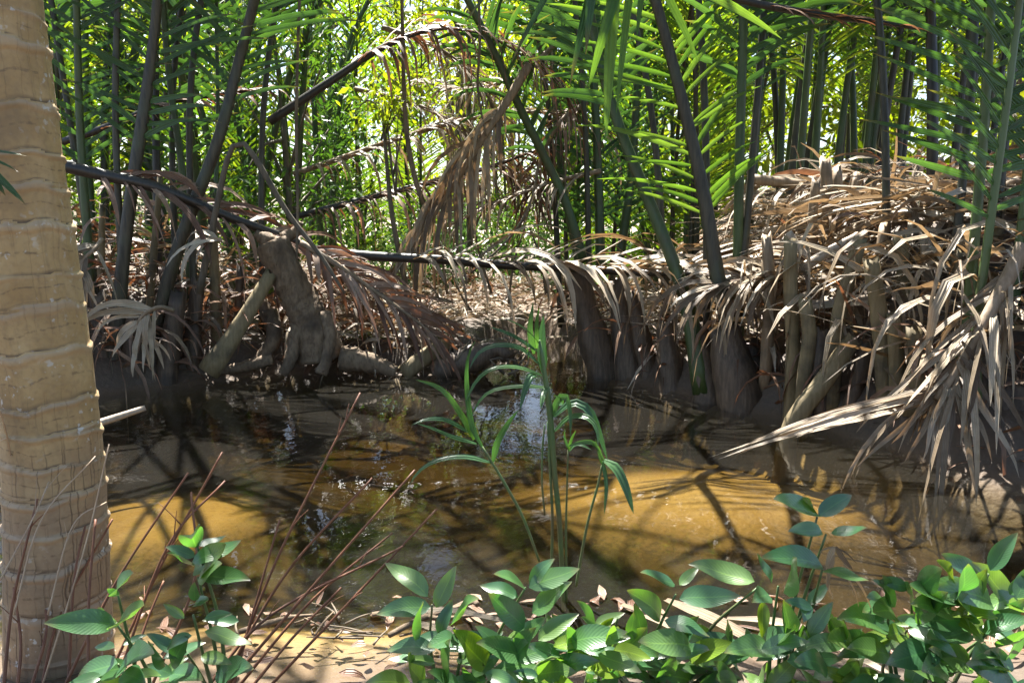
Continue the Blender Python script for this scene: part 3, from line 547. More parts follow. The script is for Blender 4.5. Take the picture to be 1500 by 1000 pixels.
stalk('short pale stalk end propped against a brown stub', [(1155, 340, 5.7), (1168, 360, 5.7), (1184, 378, 5.68)], [.028, .03, .026])
stalk('long pale stalk lying level behind the brown stubs', [(1168, 447, 5.5), (1240, 440, 5.45), (1318, 430, 5.4)], [.034, .034, .03])
stalk('grey fallen stalk on top of the dead leaf pile', [(1095, 262, 6.9), (1190, 272, 6.8), (1260, 285, 6.7), (1320, 298, 6.6)], [.05, .045, .04, .035], mat='rachis_dry')
stalk('thin grey stalk slanting down between brown stubs', [(1312, 425, 5.3), (1335, 460, 5.25), (1360, 498, 5.2)], [.03, .03, .028], mat='rachis_dry')
stalk('pale stick floating on dark water beside coconut trunk', [(118, 627, 4.65), (165, 613, 4.75), (213, 597, 4.85)], [.022, .024, .018])
stalk('cut log lying on the bank beside the tangled roots', [(590, 548, 7.05), (620, 525, 7.1), (662, 498, 7.15)], [.085, .085, .08], mat='stub', name='log', cat='log')

# ---- dead fronds (things of their own)
def dead(label, px, rad, **k):
    T_ = thing('dead_frond', P(*px[0]), label, 'dead frond')
    fr(T_, px, rad, thing_level=True, name='rachis', cull=False, **k); return T_
dead('fallen brown frond stretched level across the inlet', [(425, 362, 7.35), (530, 374, 7.25), (640, 380, 7.15), (740, 388, 7.05), (840, 393, 6.9), (950, 400, 6.6), (1060, 402, 6.25), (1150, 412, 6.0), (1200, 425, 5.9)], [.05, .047, .045, .045, .042, .038, .03, .022, .012],
     start=.25, n=46, L=1.3, W=.068, ang=42, droop=4.2, lift=.5, hint=(0, -.25, 1), mat='dry', rmat='rachis_b', taper=.1, twist=1.0, wig=.15, curl=.3)
dead('red brown dead frond slanting down in front of the dark stalks', [(80, 240, 6.4), (150, 256, 6.45), (230, 275, 6.5), (340, 320, 6.8), (450, 362, 7.2), (560, 432, 7.3), (640, 490, 7.35)], [.055, .05, .045, .04, .03, .02, .01],
     start=.1, n=36, L=.9, W=.058, ang=40, droop=3.2, miss=.28, lift=.1, hint=(0, -.7, .7), mat='dry_red', rmat='rachis_b', taper=.1, twist=.9, wig=.12)
dead('brown frond fan hanging down to the stump roots', [(440, 355, 6.9), (490, 385, 6.85), (540, 420, 6.85), (610, 470, 6.9), (645, 500, 6.95)], [.03, .025, .02, .015, .008],
     start=.05, n=30, L=.7, W=.05, ang=40, droop=1.3, lift=.1, hint=(0, -.8, .6), mat='dry_red', rmat='rachis_dry', taper=.2, twist=.8, wig=.1)
dead('silvery brown dead frond hanging limp in the middle', [(775, 95, 8.0), (742, 150, 7.95), (705, 205, 7.9), (665, 270, 7.9), (630, 325, 7.9), (598, 385, 7.9)], [.05, .045, .04, .03, .02, .01],
     start=.2, n=40, L=.95, W=.055, ang=35, droop=5, lift=.2, hint=(.5, -.6, .5), mat='dry', rmat='rachis_dry', taper=.1, twist=.7, wig=.12)
dead('dark arched frond stalk with drooping brown leaflets overhead', [(395, 178, 7.9), (480, 122, 7.9), (570, 65, 7.9), (650, 42, 8.0), (730, 60, 8.1), (800, 110, 8.2)], [.05, .045, .036, .022, .014, .008],
     start=.3, n=40, L=1.2, W=.042, ang=45, droop=6, miss=.3, lift=.2, hint=(0, -.3, 1), mat='dry_red', rmat='rachis_b', taper=.1, twist=.8, wig=.12)
dead('thin dark frond with reddish strips hanging above the far bank', [(430, 318, 8.6), (520, 295, 8.6), (600, 275, 8.6), (700, 250, 8.7), (800, 215, 8.8)], [.04, .036, .032, .025, .012],
     start=.05, n=36, L=.95, W=.042, ang=40, droop=8, lift=.1, hint=(0, -.2, 1), mat='dry_red', rmat='rachis_b', taper=.1, twist=.8, wig=.1)
dead('shaggy brown dead frond beneath the dark arched stalk', [(430, 255, 8.9), (520, 225, 8.9), (610, 195, 8.9), (700, 172, 8.9), (800, 165, 8.9), (880, 190, 8.9)], [.035, .033, .03, .025, .02, .01],
     start=.05, n=46, L=1.0, W=.045, ang=40, droop=5, lift=.15, hint=(0, -.2, 1), mat='dry', rmat='rachis_dry', taper=.1, twist=.9, wig=.12)
for lab, px in (('ragged brown frond trailing thin strips through the middle tangle', [(560, 40, 8.3), (640, 70, 8.3), (700, 120, 8.35), (740, 190, 8.4)]), ('thin tangled brown frond behind the limp silvery one', [(820, 60, 8.9), (760, 110, 8.8), (690, 130, 8.7), (610, 120, 8.6)]),
                ('matted brown frond hanging behind the pale vine', [(520, 130, 9.2), (600, 150, 9.1), (680, 190, 9.1), (760, 260, 9.0)]), ('straggly dead frond caught on the slender middle palm', [(860, 150, 8.7), (820, 180, 8.6), (790, 240, 8.6), (780, 310, 8.6)])):
    dead(lab, px, [.03, .025, .018, .008], start=.05, n=40, L=.8, W=.028, ang=50, droop=4.5, lift=.1, hint=(0, -.4, .8), mat='dry_red' if U() < .5 else 'dry', rmat='rachis_dry', taper=.1, twist=1.2, wig=.25, jit=1.6)
dead('brown frond slung low between the middle palm stalks', [(880, 250, 8.6), (800, 270, 8.5), (720, 300, 8.4), (660, 330, 8.4)], [.03, .027, .02, .01],
     start=.05, n=30, L=.9, W=.045, ang=42, droop=5, lift=.1, hint=(0, -.2, 1), mat='dry', rmat='rachis_dry', twist=.9, wig=.1)
dead('dark dead frond crossing high in front of the right stems', [(1030, -15, 6.0), (1120, 8, 6.0), (1200, 22, 6.0), (1280, 32, 6.0), (1345, 42, 6.0)], [.035, .032, .03, .025, .012],
     start=.3, n=14, L=.35, W=.04, ang=30, droop=1.2, hint=(0, -.3, 1), mat='dry_red', rmat='rachis_b', twist=.8)
dead('dark frond stalk with brown leaflets crossing behind left stalks', [(85, 210, 7.6), (160, 185, 7.6), (240, 152, 7.7), (310, 140, 7.8), (400, 128, 7.9)], [.04, .038, .03, .022, .012],
     start=.2, n=26, L=.5, W=.05, ang=35, droop=2.0, hint=(0, -.3, 1), mat='dry_red', rmat='rachis_b', twist=.8)
dead('limp tan withered frond hanging to the water on the left bank', [(255, 455, 6.1), (235, 450, 6.05), (215, 458, 6.0), (203, 475, 6.0), (215, 500, 5.98)], [.02, .018, .016, .014, .008],
     start=.2, n=10, L=.62, W=.06, ang=60, droop=2.0, lift=.2, hint=(0, -1, .2), mat='dry_pale', rmat='rachis_dry', twist=.9, wig=.15)
dead('withered brown frond folded over beside the coconut trunk', [(150, 350, 6.3), (138, 365, 6.2), (120, 385, 6.15), (115, 420, 6.1)], [.02, .018, .014, .008],
     start=.1, n=10, L=.6, W=.055, ang=50, droop=2.0, hint=(0, -1, .2), mat='dry', rmat='rachis_dry', twist=.9, wig=.15)
dead('tan folded leaf strips bent over a stub on left bank', [(325, 352, 6.4), (310, 350, 6.38), (300, 356, 6.36)], [.02, .018, .012], start=.05, n=4, L=.55, W=.06, ang=40, droop=3.2, hint=(0, -.6, .8), mat='dry_pale', rmat='rachis_dry')
# drooping dead frond trailing in the water at the right
Q = dead('tan dead frond drooping into the water from the right bank', [(1500, 360, 4.35), (1470, 420, 4.3), (1435, 485, 4.22), (1400, 545, 4.18), (1372, 585, 4.15)], [.05, .045, .04, .035, .022],
     start=.15, n=17, L=.8, W=.042, ang=30, droop=1.6, lift=.15, hint=(-.4, -.7, .5), mat='dry', rmat='rachis_dry', taper=0., twist=1.0, wig=.15)
p0 = P(1375, 578, 4.18)
tips = [(1035 + 16 * k + U(-8, 12), 668 - 3 * k + U(-14, 12)) for k in range(18)]
Bq = []; Dq = []
for (u, v) in tips:
    b = P(1385 + U(-12, 12), 575 + U(-12, 12), 4.2); t_ = P(u, v, 4.2 + U(-.12, .3)); Bq.append(b); Dq.append(t_ - b)
Bq, Dq = np.array(Bq), np.array(Dq); Lq = np.linalg.norm(Dq, axis=1)
each_blade(*blades(Bq, Dq + [0, 0, .1], (0, -.6, .8), Lq * 1.02, U(.022, .042, len(Bq)), .22, U(-1, 1, len(Bq)), None, 8, .3, 0, .35), 'leaflet', M['dry'], Q)
for (b, t_, dr) in (((1395, 540), (1415, 742), .3), ((1400, 530), (1480, 712), .4), ((1390, 560), (1330, 690), .4), ((1380, 580), (1345, 705), .3), ((1405, 520), (1455, 640), .3), ((1370, 580), (1290, 660), .5), ((1390, 570), (1375, 690), .2), ((1410, 500), (1495, 660), .3), ((1380, 575), (1310, 690), .4),
                    ((1385, 560), (1350, 640), .2), ((1375, 585), (1240, 690), .4), ((1390, 545), (1440, 690), .3)):
    b = P(*b, 4.18); t_ = P(*t_, 4.08); d = t_ - b + np.array([0, -.1, .12])
    each_blade(*blades(b, d, (0, -1, .3), np.linalg.norm(d) * 1.03, U(.035, .055), dr, U(-.8, .8), None, 8, .3, 0, .3), 'leaflet', M['dry'], Q)
# more dead fronds on the right pile
for lab, px, mt in (('rust brown dead frond draped over the right bank litter', [(1080, 360, 6.6), (1150, 375, 6.5), (1230, 385, 6.4), (1300, 400, 6.3), (1380, 420, 6.2)], 'dry_red'),
                    ('tan dead frond lying behind the brown stubs', [(1480, 330, 5.6), (1400, 345, 5.7), (1310, 380, 5.8), (1230, 420, 5.9)], 'dry'),
                    ('shaggy dead frond heaped beneath the dark upright stems', [(1380, 235, 7.2), (1300, 255, 7.1), (1200, 265, 7.0), (1110, 290, 6.9)], 'dry'),
                    ('grey tan dead frond curling beside the fresh blue green leaflets', [(1500, 260, 5.8), (1440, 290, 5.8), (1370, 330, 5.8), (1310, 390, 5.8)], 'dry_pale'),
                    ('dry frond with long strips hanging over the dark sheaths', [(1180, 400, 5.9), (1120, 405, 5.9), (1060, 420, 5.9)], 'dry')):
    dead(lab, px, [.035, .03, .02, .012], start=.05, n=30, L=.9, W=.055, ang=38, droop=3.2, lift=.4, hint=(0, -.4, 1), mat=mt, rmat='rachis_dry', taper=.1, twist=1., wig=.15)

# ---- big fresh leaf hanging from above, in front of the middle palm
HL = thing('palm_frond', P(900, -120, 4.6), 'fresh green palm frond hanging its broad leaflets from above', 'palm frond')
g = Geo(); tube(g, PP([(800, -330, 5.0), (860, -200, 4.8), (900, -120, 4.6), (930, -70, 4.5), (960, -40, 4.4)]), [.03, .025, .02, .016, .01], 8); g.build('rachis', M['rachis_g'], HL)
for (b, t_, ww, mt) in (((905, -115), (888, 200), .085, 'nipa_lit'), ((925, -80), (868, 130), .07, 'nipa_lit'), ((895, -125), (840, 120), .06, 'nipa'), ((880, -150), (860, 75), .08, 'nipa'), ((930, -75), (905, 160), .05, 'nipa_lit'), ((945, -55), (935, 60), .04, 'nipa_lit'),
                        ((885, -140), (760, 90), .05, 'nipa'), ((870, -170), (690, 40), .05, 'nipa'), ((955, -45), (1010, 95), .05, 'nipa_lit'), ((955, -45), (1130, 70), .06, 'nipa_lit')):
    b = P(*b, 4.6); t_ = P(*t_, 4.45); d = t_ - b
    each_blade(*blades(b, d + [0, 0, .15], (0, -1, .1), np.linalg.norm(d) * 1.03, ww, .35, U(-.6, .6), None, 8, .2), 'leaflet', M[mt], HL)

# ---- middle palm behind the inlet
D_ = thing('nipa_palm', P(870, 400, 8.6), 'slender nipa palm standing behind the fallen level frond', 'palm')
fr(D_, [(855, 385, 8.3), (830, 300, 8.3), (800, 235, 8.3), (765, 165, 8.2), (728, 85, 8.1), (690, 10, 8.0), (640, -80, 7.8), (560, -180, 7.5)], [.06, .05, .048, .045, .04, .036, .025, .01], start=.3, n=40, L=.8, W=.05, ang=50, droop=1.6, rmat='rachis_g')
fr(D_, [(880, 400, 8.6), (876, 250, 8.7), (868, 100, 8.8), (850, -50, 8.8), (820, -250, 8.5)], [.06, .05, .045, .04, .012], start=.12, n=52, L=.8, W=.04, ang=52, droop=.9, single=False)
fr(D_, [(905, 400, 9.0), (925, 250, 9.1), (935, 100, 9.2), (945, -100, 9.1)], [.06, .05, .045, .015], start=.12, n=50, L=.8, W=.04, ang=52, droop=.8, single=False)
fr(D_, [(850, 400, 9.3), (822, 250, 9.4), (810, 100, 9.5), (805, -100, 9.4)], [.05, .045, .04, .012], start=.12, n=50, L=.8, W=.04, ang=52, droop=.9, single=False)

# ------------------------------------------------------------------ palms further back
def far_palm(base, label, group, fronds, H, mat='nipa_far', rm='rachis_g', lean=.35, L=.8, W=.05, n=34, start=.3, r=.05, az=None):
    T_ = thing('nipa_palm', base, label, 'palm', group)
    for k in range(fronds):
        a = U(0, 2 * pi) if az is None else az + U(-.6, .6); ln = lean * U(.4, 1.3); h = H * U(.8, 1.1); dv = np.array([cos(a), sin(a), 0])
        b = np.array(base) + dv * U(.05, .35) + [U(-.3, .3), U(-.3, .3), 0]
        pts = [b - [0, 0, .2], b + dv * ln * h * .12 + [0, 0, h * .35], b + dv * ln * h * .35 + [0, 0, h * .7], b + dv * ln * h * .75 + [0, 0, h * .95], b + dv * ln * h * 1.2 + [0, 0, h]]
        frond(T_, pts, [r * 1.3, r, r * .85, r * .6, r * .2], start=start, n=n, L=L, W=W, ang=58, droop=.8, hint=(-dv[0], -dv[1], .6), mat=mat, rmat=rm if U() < .6 else 'rachis_d', single=False, nseg=4, tubesides=6, cullvis=True)
    return T_
RB = 'dark stalked palms crowding behind the right bank'
for (u, Y, f) in ((1120, 8.3, 3), (1165, 8.8, 3), (1215, 8.5, 3), (1260, 9.0, 4), (1310, 8.4, 3), (1400, 8.6, 3), (1490, 8.2, 4), (1150, 10.5, 3), (1290, 11, 3), (1400, 11.5, 4), (1230, 12, 3)):
    b = P(u, 280, Y); rmk = 'rachis_b' if U() < .4 else 'rachis_g'; far_palm((b[0], Y, ground_z(b[0], Y)), ('black stalked nipa palm standing %s' if rmk == 'rachis_b' else 'dark green stalked nipa palm standing %s') % ('close behind the right bank litter' if Y < 8.7 else 'some way behind the right bank litter' if Y < 10 else 'deep in the stand behind the right bank'), RB, f, U(5, 6.6), lean=.3, r=.038, rm=rmk, start=.32, n=50, W=.034, L=1.0, mat='nipa' if Y < 8.45 else 'nipa_far')
LB = 'leafy palms behind the left bank'
for (u, Y, f) in ((90, 8.6, 6), (170, 9.2, 6), (290, 9.0, 6), (380, 9.4, 6), (30, 10.5, 6), (230, 11.5, 6), (340, 11, 5), (450, 11.5, 5)):
    b = P(u, 330, Y); far_palm((b[0], Y, ground_z(b[0], Y)), 'leafy green palm rising %s' % ('just behind the left bank stalks' if Y < 10 else 'farther back behind the left bank stalks'), LB, max(5, f - 1), U(4.6, 6.2), lean=.42, start=.14, n=46, W=.036, mat='nipa_far' if U() < .6 else 'nipa')
CB = 'small palms beyond the inlet'
for (u, Y, f, H) in ((860, 10.5, 5, 4.2), (960, 10.2, 6, 4.2), (1030, 9.5, 6, 4.5), (920, 12.5, 6, 5), (1060, 12, 6, 5), (740, 15, 6, 5), (600, 14, 6, 5), (520, 12.8, 5, 4.5)):
    b = P(u, 330, Y); far_palm((b[0], Y, ground_z(b[0], Y)), 'small feathery palm %s' % ('close behind the slender middle palm' if Y < 11 else 'growing farther off beyond the inlet'), CB, f, H, lean=.4, start=.1, n=50, W=.034, r=.03, mat='nipa_far')

# ------------------------------------------------------------------ trees and bushes
def leaf_cloud(g, centres, per, spread, size, flat=.8):
    c = np.repeat(centres, per, 0); N = len(c)
    p = c + rng.normal(0, 1, (N, 3)) * np.array([spread, spread, spread * flat])
    keep = ~in_gap(p) if True else np.ones(N, bool); p = p[keep]; N = len(p)
    d = rng.normal(0, 1, (N, 3)); d[:, 2] -= .35; d = nrm(d); up = rng.normal(0, 1, (N, 3)) + [0, 0, 1.2]
    L = size * U(.6, 1.3, N); V, q, A = blades(p, d, up, L, L * .45, U(0, .8, N), 0, np.clip(np.repeat(U(0, 1, len(centres)), per)[keep] * .6 + U(0, .4, N), 0, 1), 2, .2, shape='oval')
    join_blades(g, V, q, A)
def tree(name, label, cat, group, base, H, R, cz, ncl, per, size, mat, tr=.1, spread=.45, limbs=9, zr=None, lean=(0, 0)):
    base = np.array(base, float); T_ = thing(name, base, label, cat, group); zr = zr or R
    top = base + [lean[0], lean[1], cz]
    d = nrm(rng.normal(0, 1, (ncl, 3))) * (U(.25, 1, (ncl, 1)) ** .5); c = top + d * np.array([R, R, zr])
    g = Geo(); tube(g, [base - [0, 0, .2], base * .6 + top * .4 + [U(-.1, .1), U(-.1, .1), 0], top], [tr, tr * .75, tr * .4], 7, n=10, rough=.06)
    t_ = g.build('trunk', M['trunk_far'], T_)
    for k in range(limbs):
        g = Geo(); s = base + (top - base) * U(.45, .95); e = c[k % ncl]; tube(g, [s, (s + e) / 2 + [0, 0, .15], e], [tr * .4, tr * .25, tr * .08], 5, n=7); g.build('limb', M['trunk_far'], T_)
    g = Geo(); leaf_cloud(g, c, per, spread, size); g.build('crown', M[mat], T_)
    return T_
TG = 'broadleaf trees far behind the palms'
for (x, y, H) in ((-13, 19, 11), (-8.5, 16, 9.5), (-5, 20, 11), (-2, 24, 12), (1.5, 19, 10), (5, 22, 12), (8.5, 17, 10), (12.5, 19, 11), (-17, 24, 12), (17, 24, 12), (0, 32, 14), (-8, 30, 14), (8, 31, 14), (-1.2, 18, 10), (-10, 26, 18), (-4, 27, 18), (3, 27, 18), (9, 26, 18), (4, 13.6, 7.2), (6.6, 14.2, 7.4), (9.2, 13.4, 7), (-6.5, 13.5, 7)):
    tree('broadleaf_tree', ('tall' if H > 15 else 'big' if H > 11 else 'sunlit') + ' broadleaf tree filling the gaps far behind the palms', 'tree', TG, (x, y, ground_z(x, y)), H, H * .32, H * .55, 60, 40, .26, 'tree_far', tr=.16, spread=.55, zr=H * .42)
tree('dark_tree', 'dense dark leafy tree between left palms and hanging dead frond', 'tree', None, P(425, 380, 9.2) * [1, 1, 0], 4.5, 1.1, 2.7, 46, 48, .12, 'tree_dark', tr=.06, spread=.24, zr=1.6)
tree('dark_tree', 'dense dark leafy tree overhanging the arched dead frond', 'tree', None, P(690, 330, 11.5) * [1, 1, 0], 6, 1.6, 4.6, 50, 50, .15, 'tree_far', tr=.06, spread=.3, zr=1.5)
tree('sapling', 'slim sapling with bright yellow green leaves above the inlet', 'sapling', None, P(600, 420, 8.1), 2.2, .42, 1.95, 18, 12, .13, 'bright', tr=.035, spread=.12, zr=.33, lean=(-.25, 0), limbs=10)
UG = 'low leafy bushes beyond the inlet'
for (x, y, R) in ((-3.2, 12.5, .8), (-1.8, 13.5, .9), (-.6, 12.6, .8), (.6, 13.2, .9), (1.6, 12.2, .8), (-2.5, 16, 1.1), (-.2, 16.5, 1.2), (1.8, 16, 1.2), (3.6, 14.5, 1.0), (-4.6, 14.5, 1.1), (-6.5, 13, 1.1), (-1.2, 11.2, .5), (1.0, 11.0, .5), (5.5, 14, 1.2), (7.8, 14, 1.2), (-8.5, 14, 1.2)):
    tree('bush', ('small green bush on the litter just beyond the inlet' if R < .6 else 'low green bush on the sunny ground beyond the inlet' if R < 1 else 'broad green bush well behind the inlet'), 'bush', UG, (x, y, ground_z(x, y)), R * 1.6, R, R * .75, 34, 26, .15, 'under', tr=.02, spread=.22, zr=R * .7, limbs=6)

# slim stems in the middle
def stemthing(name, label, cat, px, r, mat='twig', sides=6, group=None):
    g = Geo(); p, T, L = tube(g, PP(px), r, sides, n=20, rough=.06)
    if name == 'dry_stem':
        for k in range(rng.integers(0, 4)):
            i = rng.integers(5, 18); d = nrm(T[i] + rng.normal(0, .5, 3)); l_ = U(.03, .12); tube(g, [p[i], p[i] + d * l_ * .5 + [0, 0, .004], p[i] + d * l_], [r[-1] * .7, r[-1] * .5, r[-1] * .25], 4, n=5)
    return tag(g.build(name, M[mat]), label, cat, group)
stemthing('vine', 'pale crooked vine stem dropping in front of bright leaves', 'vine', [(588, -40, 7.9), (590, 60, 7.9), (593, 160, 7.95), (600, 225, 8.0), (612, 275, 8.0), (622, 300, 8.0)], [.018, .02, .022, .026, .03, .03])
stemthing('vine', 'thin vine hanging straight in front of left dark tree', 'vine', [(440, -30, 7.0), (436, 80, 7.0), (434, 200, 7.0), (436, 300, 6.95), (434, 390, 6.9)], [.014, .014, .016, .014, .01])
stemthing('vine', 'thin brown twin vine hanging above the limp frond', 'vine', [(700, -30, 7.8), (703, 60, 7.8), (700, 130, 7.85), (712, 200, 7.85)], [.016, .016, .014, .01])
stemthing('branch', 'olive branch curving up behind the limp silvery frond', 'branch', [(628, 345, 8.2), (640, 290, 8.2), (665, 235, 8.2), (705, 180, 8.2)], [.04, .045, .04, .025], mat='stub')
stemthing('branch', 'slender dark branch arching over the far bank litter', 'branch', [(690, 400, 8.0), (745, 350, 8.0), (775, 300, 8.1), (790, 240, 8.1)], [.012, .013, .012, .008])
for k, (a, b) in enumerate((((720, 430), (690, 300)), ((745, 445), (770, 330)), ((655, 430), (640, 330)), ((800, 430), (775, 330)), ((700, 470), (660, 395)))):
    stemthing('bare_sapling', 'thin bare stem rising from the litter beyond the inlet', 'stem', [(a[0], a[1], 8.8), ((a[0] + b[0]) / 2 + U(-6, 6), (a[1] + b[1]) / 2, 8.8), (b[0], b[1], 8.9)], [.018, .015, .01], group='bare stems beyond the inlet')
# stump with roots
ST = thing('tree_stump', P(450, 540, 7.0), 'gnarled brown tree stump with hollow arching roots on the bank', 'stump')
g = Geo(); tube(g, PP([(470, 520, 7.05), (458, 480, 7.0), (440, 440, 6.98), (418, 395, 6.95), (398, 355, 6.95)]), [.24, .19, .165, .15, .17], 18, n=34, rough=.11); g.build('trunk', M['bark'], ST)
for px, r in (([(440, 460, 6.95), (432, 500, 6.88), (424, 530, 6.82), (415, 548, 6.8)], [.08, .07, .06, .05]), ([(475, 460, 6.95), (484, 490, 6.85), (478, 525, 6.8), (470, 548, 6.75)], [.07, .06, .05, .06]), ([(395, 455, 7.1), (402, 480, 7.05), (398, 505, 7.0), (384, 520, 7.0), (375, 535, 6.95)], [.075, .08, .075, .06, .05]),
              ([(384, 440, 7.15), (394, 470, 7.1), (404, 492, 7.05)], [.05, .06, .06]), ([(400, 525, 6.95), (360, 536, 6.9), (330, 542, 6.85), (300, 545, 6.85)], [.06, .055, .045, .03]), ([(500, 525, 6.95), (540, 530, 6.95), (580, 545, 6.95)], [.13, .1, .06]), ([(404, 360, 6.95), (388, 350, 6.93), (374, 342, 6.92)], [.09, .07, .04]), ([(415, 350, 6.95), (432, 340, 7.0), (440, 325, 7.0)], [.06, .05, .03])):
    g = Geo(); tube(g, PP(px), r, 10, n=18, rough=.13); g.build('root' if px[0][1] > 400 else 'burl', M['bark'], ST)
TR = thing('root_tangle', G(700, 548), 'dark tangle of roots and twigs beside the cut log', 'roots')
g = Geo(); tube(g, PP([(640, 545, 7.1), (690, 525, 7.1), (730, 510, 7.15), (745, 525, 7.1)]), [.14, .15, .12, .08], 12, n=14, rough=.12); g.build('root', M['sheath'], TR)
for k in range(26):
    a = np.array([U(650, 760), U(520, 552), U(6.95, 7.3)]); g = Geo()
    tube(g, PP([a, a + [U(-30, 30), U(-40, -10), .05], a + [U(-60, 60), U(-60, 5), .1]]), [.014, .01, .004], 5, n=7); g.build('twig', M['twig'], TR)

# ------------------------------------------------------------------ leaf litter (uncountable)
def litter(label, name, N, sampler, mat, L=(.25, .8), W=(.03, .06), droop=.6, lift=(.0, .5), comb=False):
    p = np.array([sampler() for _ in range(N)]); a = U(0, 2 * pi, N)
    if comb: a = rng.choice([0, pi, -pi / 2], N, p=[.35, .3, .35]) + rng.normal(0, .45, N)
    z = ground_z(p[:, 0], p[:, 1]) + p[:, 2]
    b = np.stack([p[:, 0], p[:, 1], z], 1); d = np.stack([np.cos(a), np.sin(a), U(*lift, N)], 1)
    V, q, A = blades(b, d, np.array([0, 0, 1.0]) + rng.normal(0, .5, (N, 3)), U(*L, N), W[0] * .5 + (W[1] * 1.1 - W[0] * .5) * U(0, 1, N) ** 1.5, droop * U(.1, 1.8, N), U(-1, 1, N), None, 5, .3, U(-.3, .3, N), .12)
    g = Geo(); join_blades(g, V, q, A); return tag(g.build(name, M[mat]), label, 'leaf litter', kind='stuff')
def samp(x0, x1, y0, y1, z0, z1, off=True, dmin=.1):
    def f():
        while True:
            x, y = U(x0, x1), U(y0, y1)
            yb = np.interp(x, FARB[:, 0], FARB[:, 1])
            if not off or y > yb + dmin: return (x, y, U(z0, z1))
    return f
litter('heaped dry palm leaf strips covering the right bank', 'leaf_litter', 1200, samp(1.5, 6.5, 4.3, 8.6, .02, .22, dmin=.85), 'dry_pale', L=(.4, 1.2), W=(.03, .075), lift=(-.15, .35), droop=.9, comb=True)
litter('tan dead palm strips matted over the right bank', 'leaf_litter', 700, samp(1.5, 6.5, 4.3, 8.6, .0, .22, dmin=.8), 'dry', L=(.4, 1.2), W=(.03, .07), lift=(-.15, .35), droop=.9, comb=True)
litter('steep thatch of dead strips under the fresh palm on the right bank', 'leaf_litter', 350, samp(2.6, 5.2, 4.5, 6.6, .0, .25, dmin=.6), 'dry', L=(.4, 1.1), W=(.03, .07), lift=(-.3, .6), droop=1.6, comb=True)
litter('upright dead leaf ends sticking out of the right bank pile', 'leaf_litter', 110, samp(1.9, 5.8, 5.6, 8.0, .0, .2, dmin=.9), 'dry', L=(.3, .8), W=(.025, .06), lift=(.8, 3), droop=1.4)
litter('rusty dead leaf strips scattered over the right bank', 'leaf_litter', 140, samp(1.4, 5.5, 4.6, 7.6, .0, .5), 'dry_red', lift=(-.1, 1.0), droop=1.4)
litter('brown dead leaf strips hanging about the left bank', 'leaf_litter', 420, samp(-6.0, -2.2, 6.3, 8.6, .0, .9), 'dry_red', lift=(-.6, .8), droop=2.0)
litter('tan dead leaf strips on the left bank', 'leaf_litter', 320, samp(-6.0, -2.4, 6.2, 8.2, .0, .7), 'dry', lift=(-.6, .8), droop=2.0)
def lip(x0, x1, z0, z1):
    def f():
        x = U(x0, x1); yb = np.interp(x, FARB[:, 0], FARB[:, 1]); return (x, yb + U(.02, .6), U(z0, z1))
    return f
def skirt(x0, x1):
    def f():
        x = U(x0, x1); yb = np.interp(x, FARB[:, 0], FARB[:, 1]); dd = U(.25, 1.1); y = yb + dd; return (x, y, U(.45, 1.15) - .35 * dd)
    return f
litter('long dead strips hanging in a skirt along the right bank', 'leaf_litter', 260, skirt(1.2, 4.6), 'dry', L=(.5, 1.15), W=(.03, .065), droop=9, lift=(.1, .9), comb=True)
litter('dead strips hanging off the right bank over the water', 'leaf_litter', 160, lip(.7, 4.5, .0, .4), 'dry_red', L=(.3, .8), droop=5, lift=(-.3, .6))
litter('straw strips fanning down to the water beside the stump roots', 'leaf_litter', 150, lip(-2.3, -.7, .0, .45), 'dry', L=(.3, .7), W=(.025, .05), droop=4, lift=(-.2, .7))
litter('dark dead strips hanging off the left bank over the water', 'leaf_litter', 380, lip(-5.5, -1.2, .0, .7), 'dry_red', L=(.3, .9), droop=4, lift=(-.3, .8))
litter('pale leaf litter on sunny ground beyond the inlet', 'leaf_litter', 2600, samp(-4.5, 3.5, 8.2, 12.5, .0, .12), 'dry_pale', L=(.12, .5), W=(.02, .05), lift=(-.1, .5))
litter('twiggy brown litter beyond the inlet', 'leaf_litter', 900, samp(-4.5, 3.0, 8.2, 11, .0, .35), 'dry_red', L=(.2, .6), W=(.012, .03), lift=(-.1, 1.2))

# ------------------------------------------------------------------ near bank: reed, red stems, shrubs, dead strips, twigs
RD = thing('reed_plant', G(826, 905, -.05), 'young green reed like plant standing in the shallow water', 'reed')
def r3(x, y): return 550 + x * .4, 450 + y * .4
YR = 2.75
for px, r in (([(690, 1110), (675, 800), (655, 600), (640, 400), (625, 280), (600, 120)], [.010, .010, .011, .012, .012, .006]), ([(640, 1100), (648, 800), (640, 600), (632, 420)], [.006, .006, .006, .005]), ([(700, 1080), (698, 820), (702, 640), (706, 520)], [.005, .005, .004, .003]),
              ([(735, 1020), (775, 800), (815, 650), (832, 570)], [.006, .006, .005, .005]), ([(600, 930), (540, 770), (470, 640), (390, 510)], [.005, .006, .006, .005]), ([(620, 760), (610, 640), (612, 520), (620, 430)], [.004, .004, .004, .003])):
    g = Geo(); tube(g, PP([(*r3(*a), YR) for a in px]), r, 7, n=20); g.build('stem', M['greenstem'], RD)
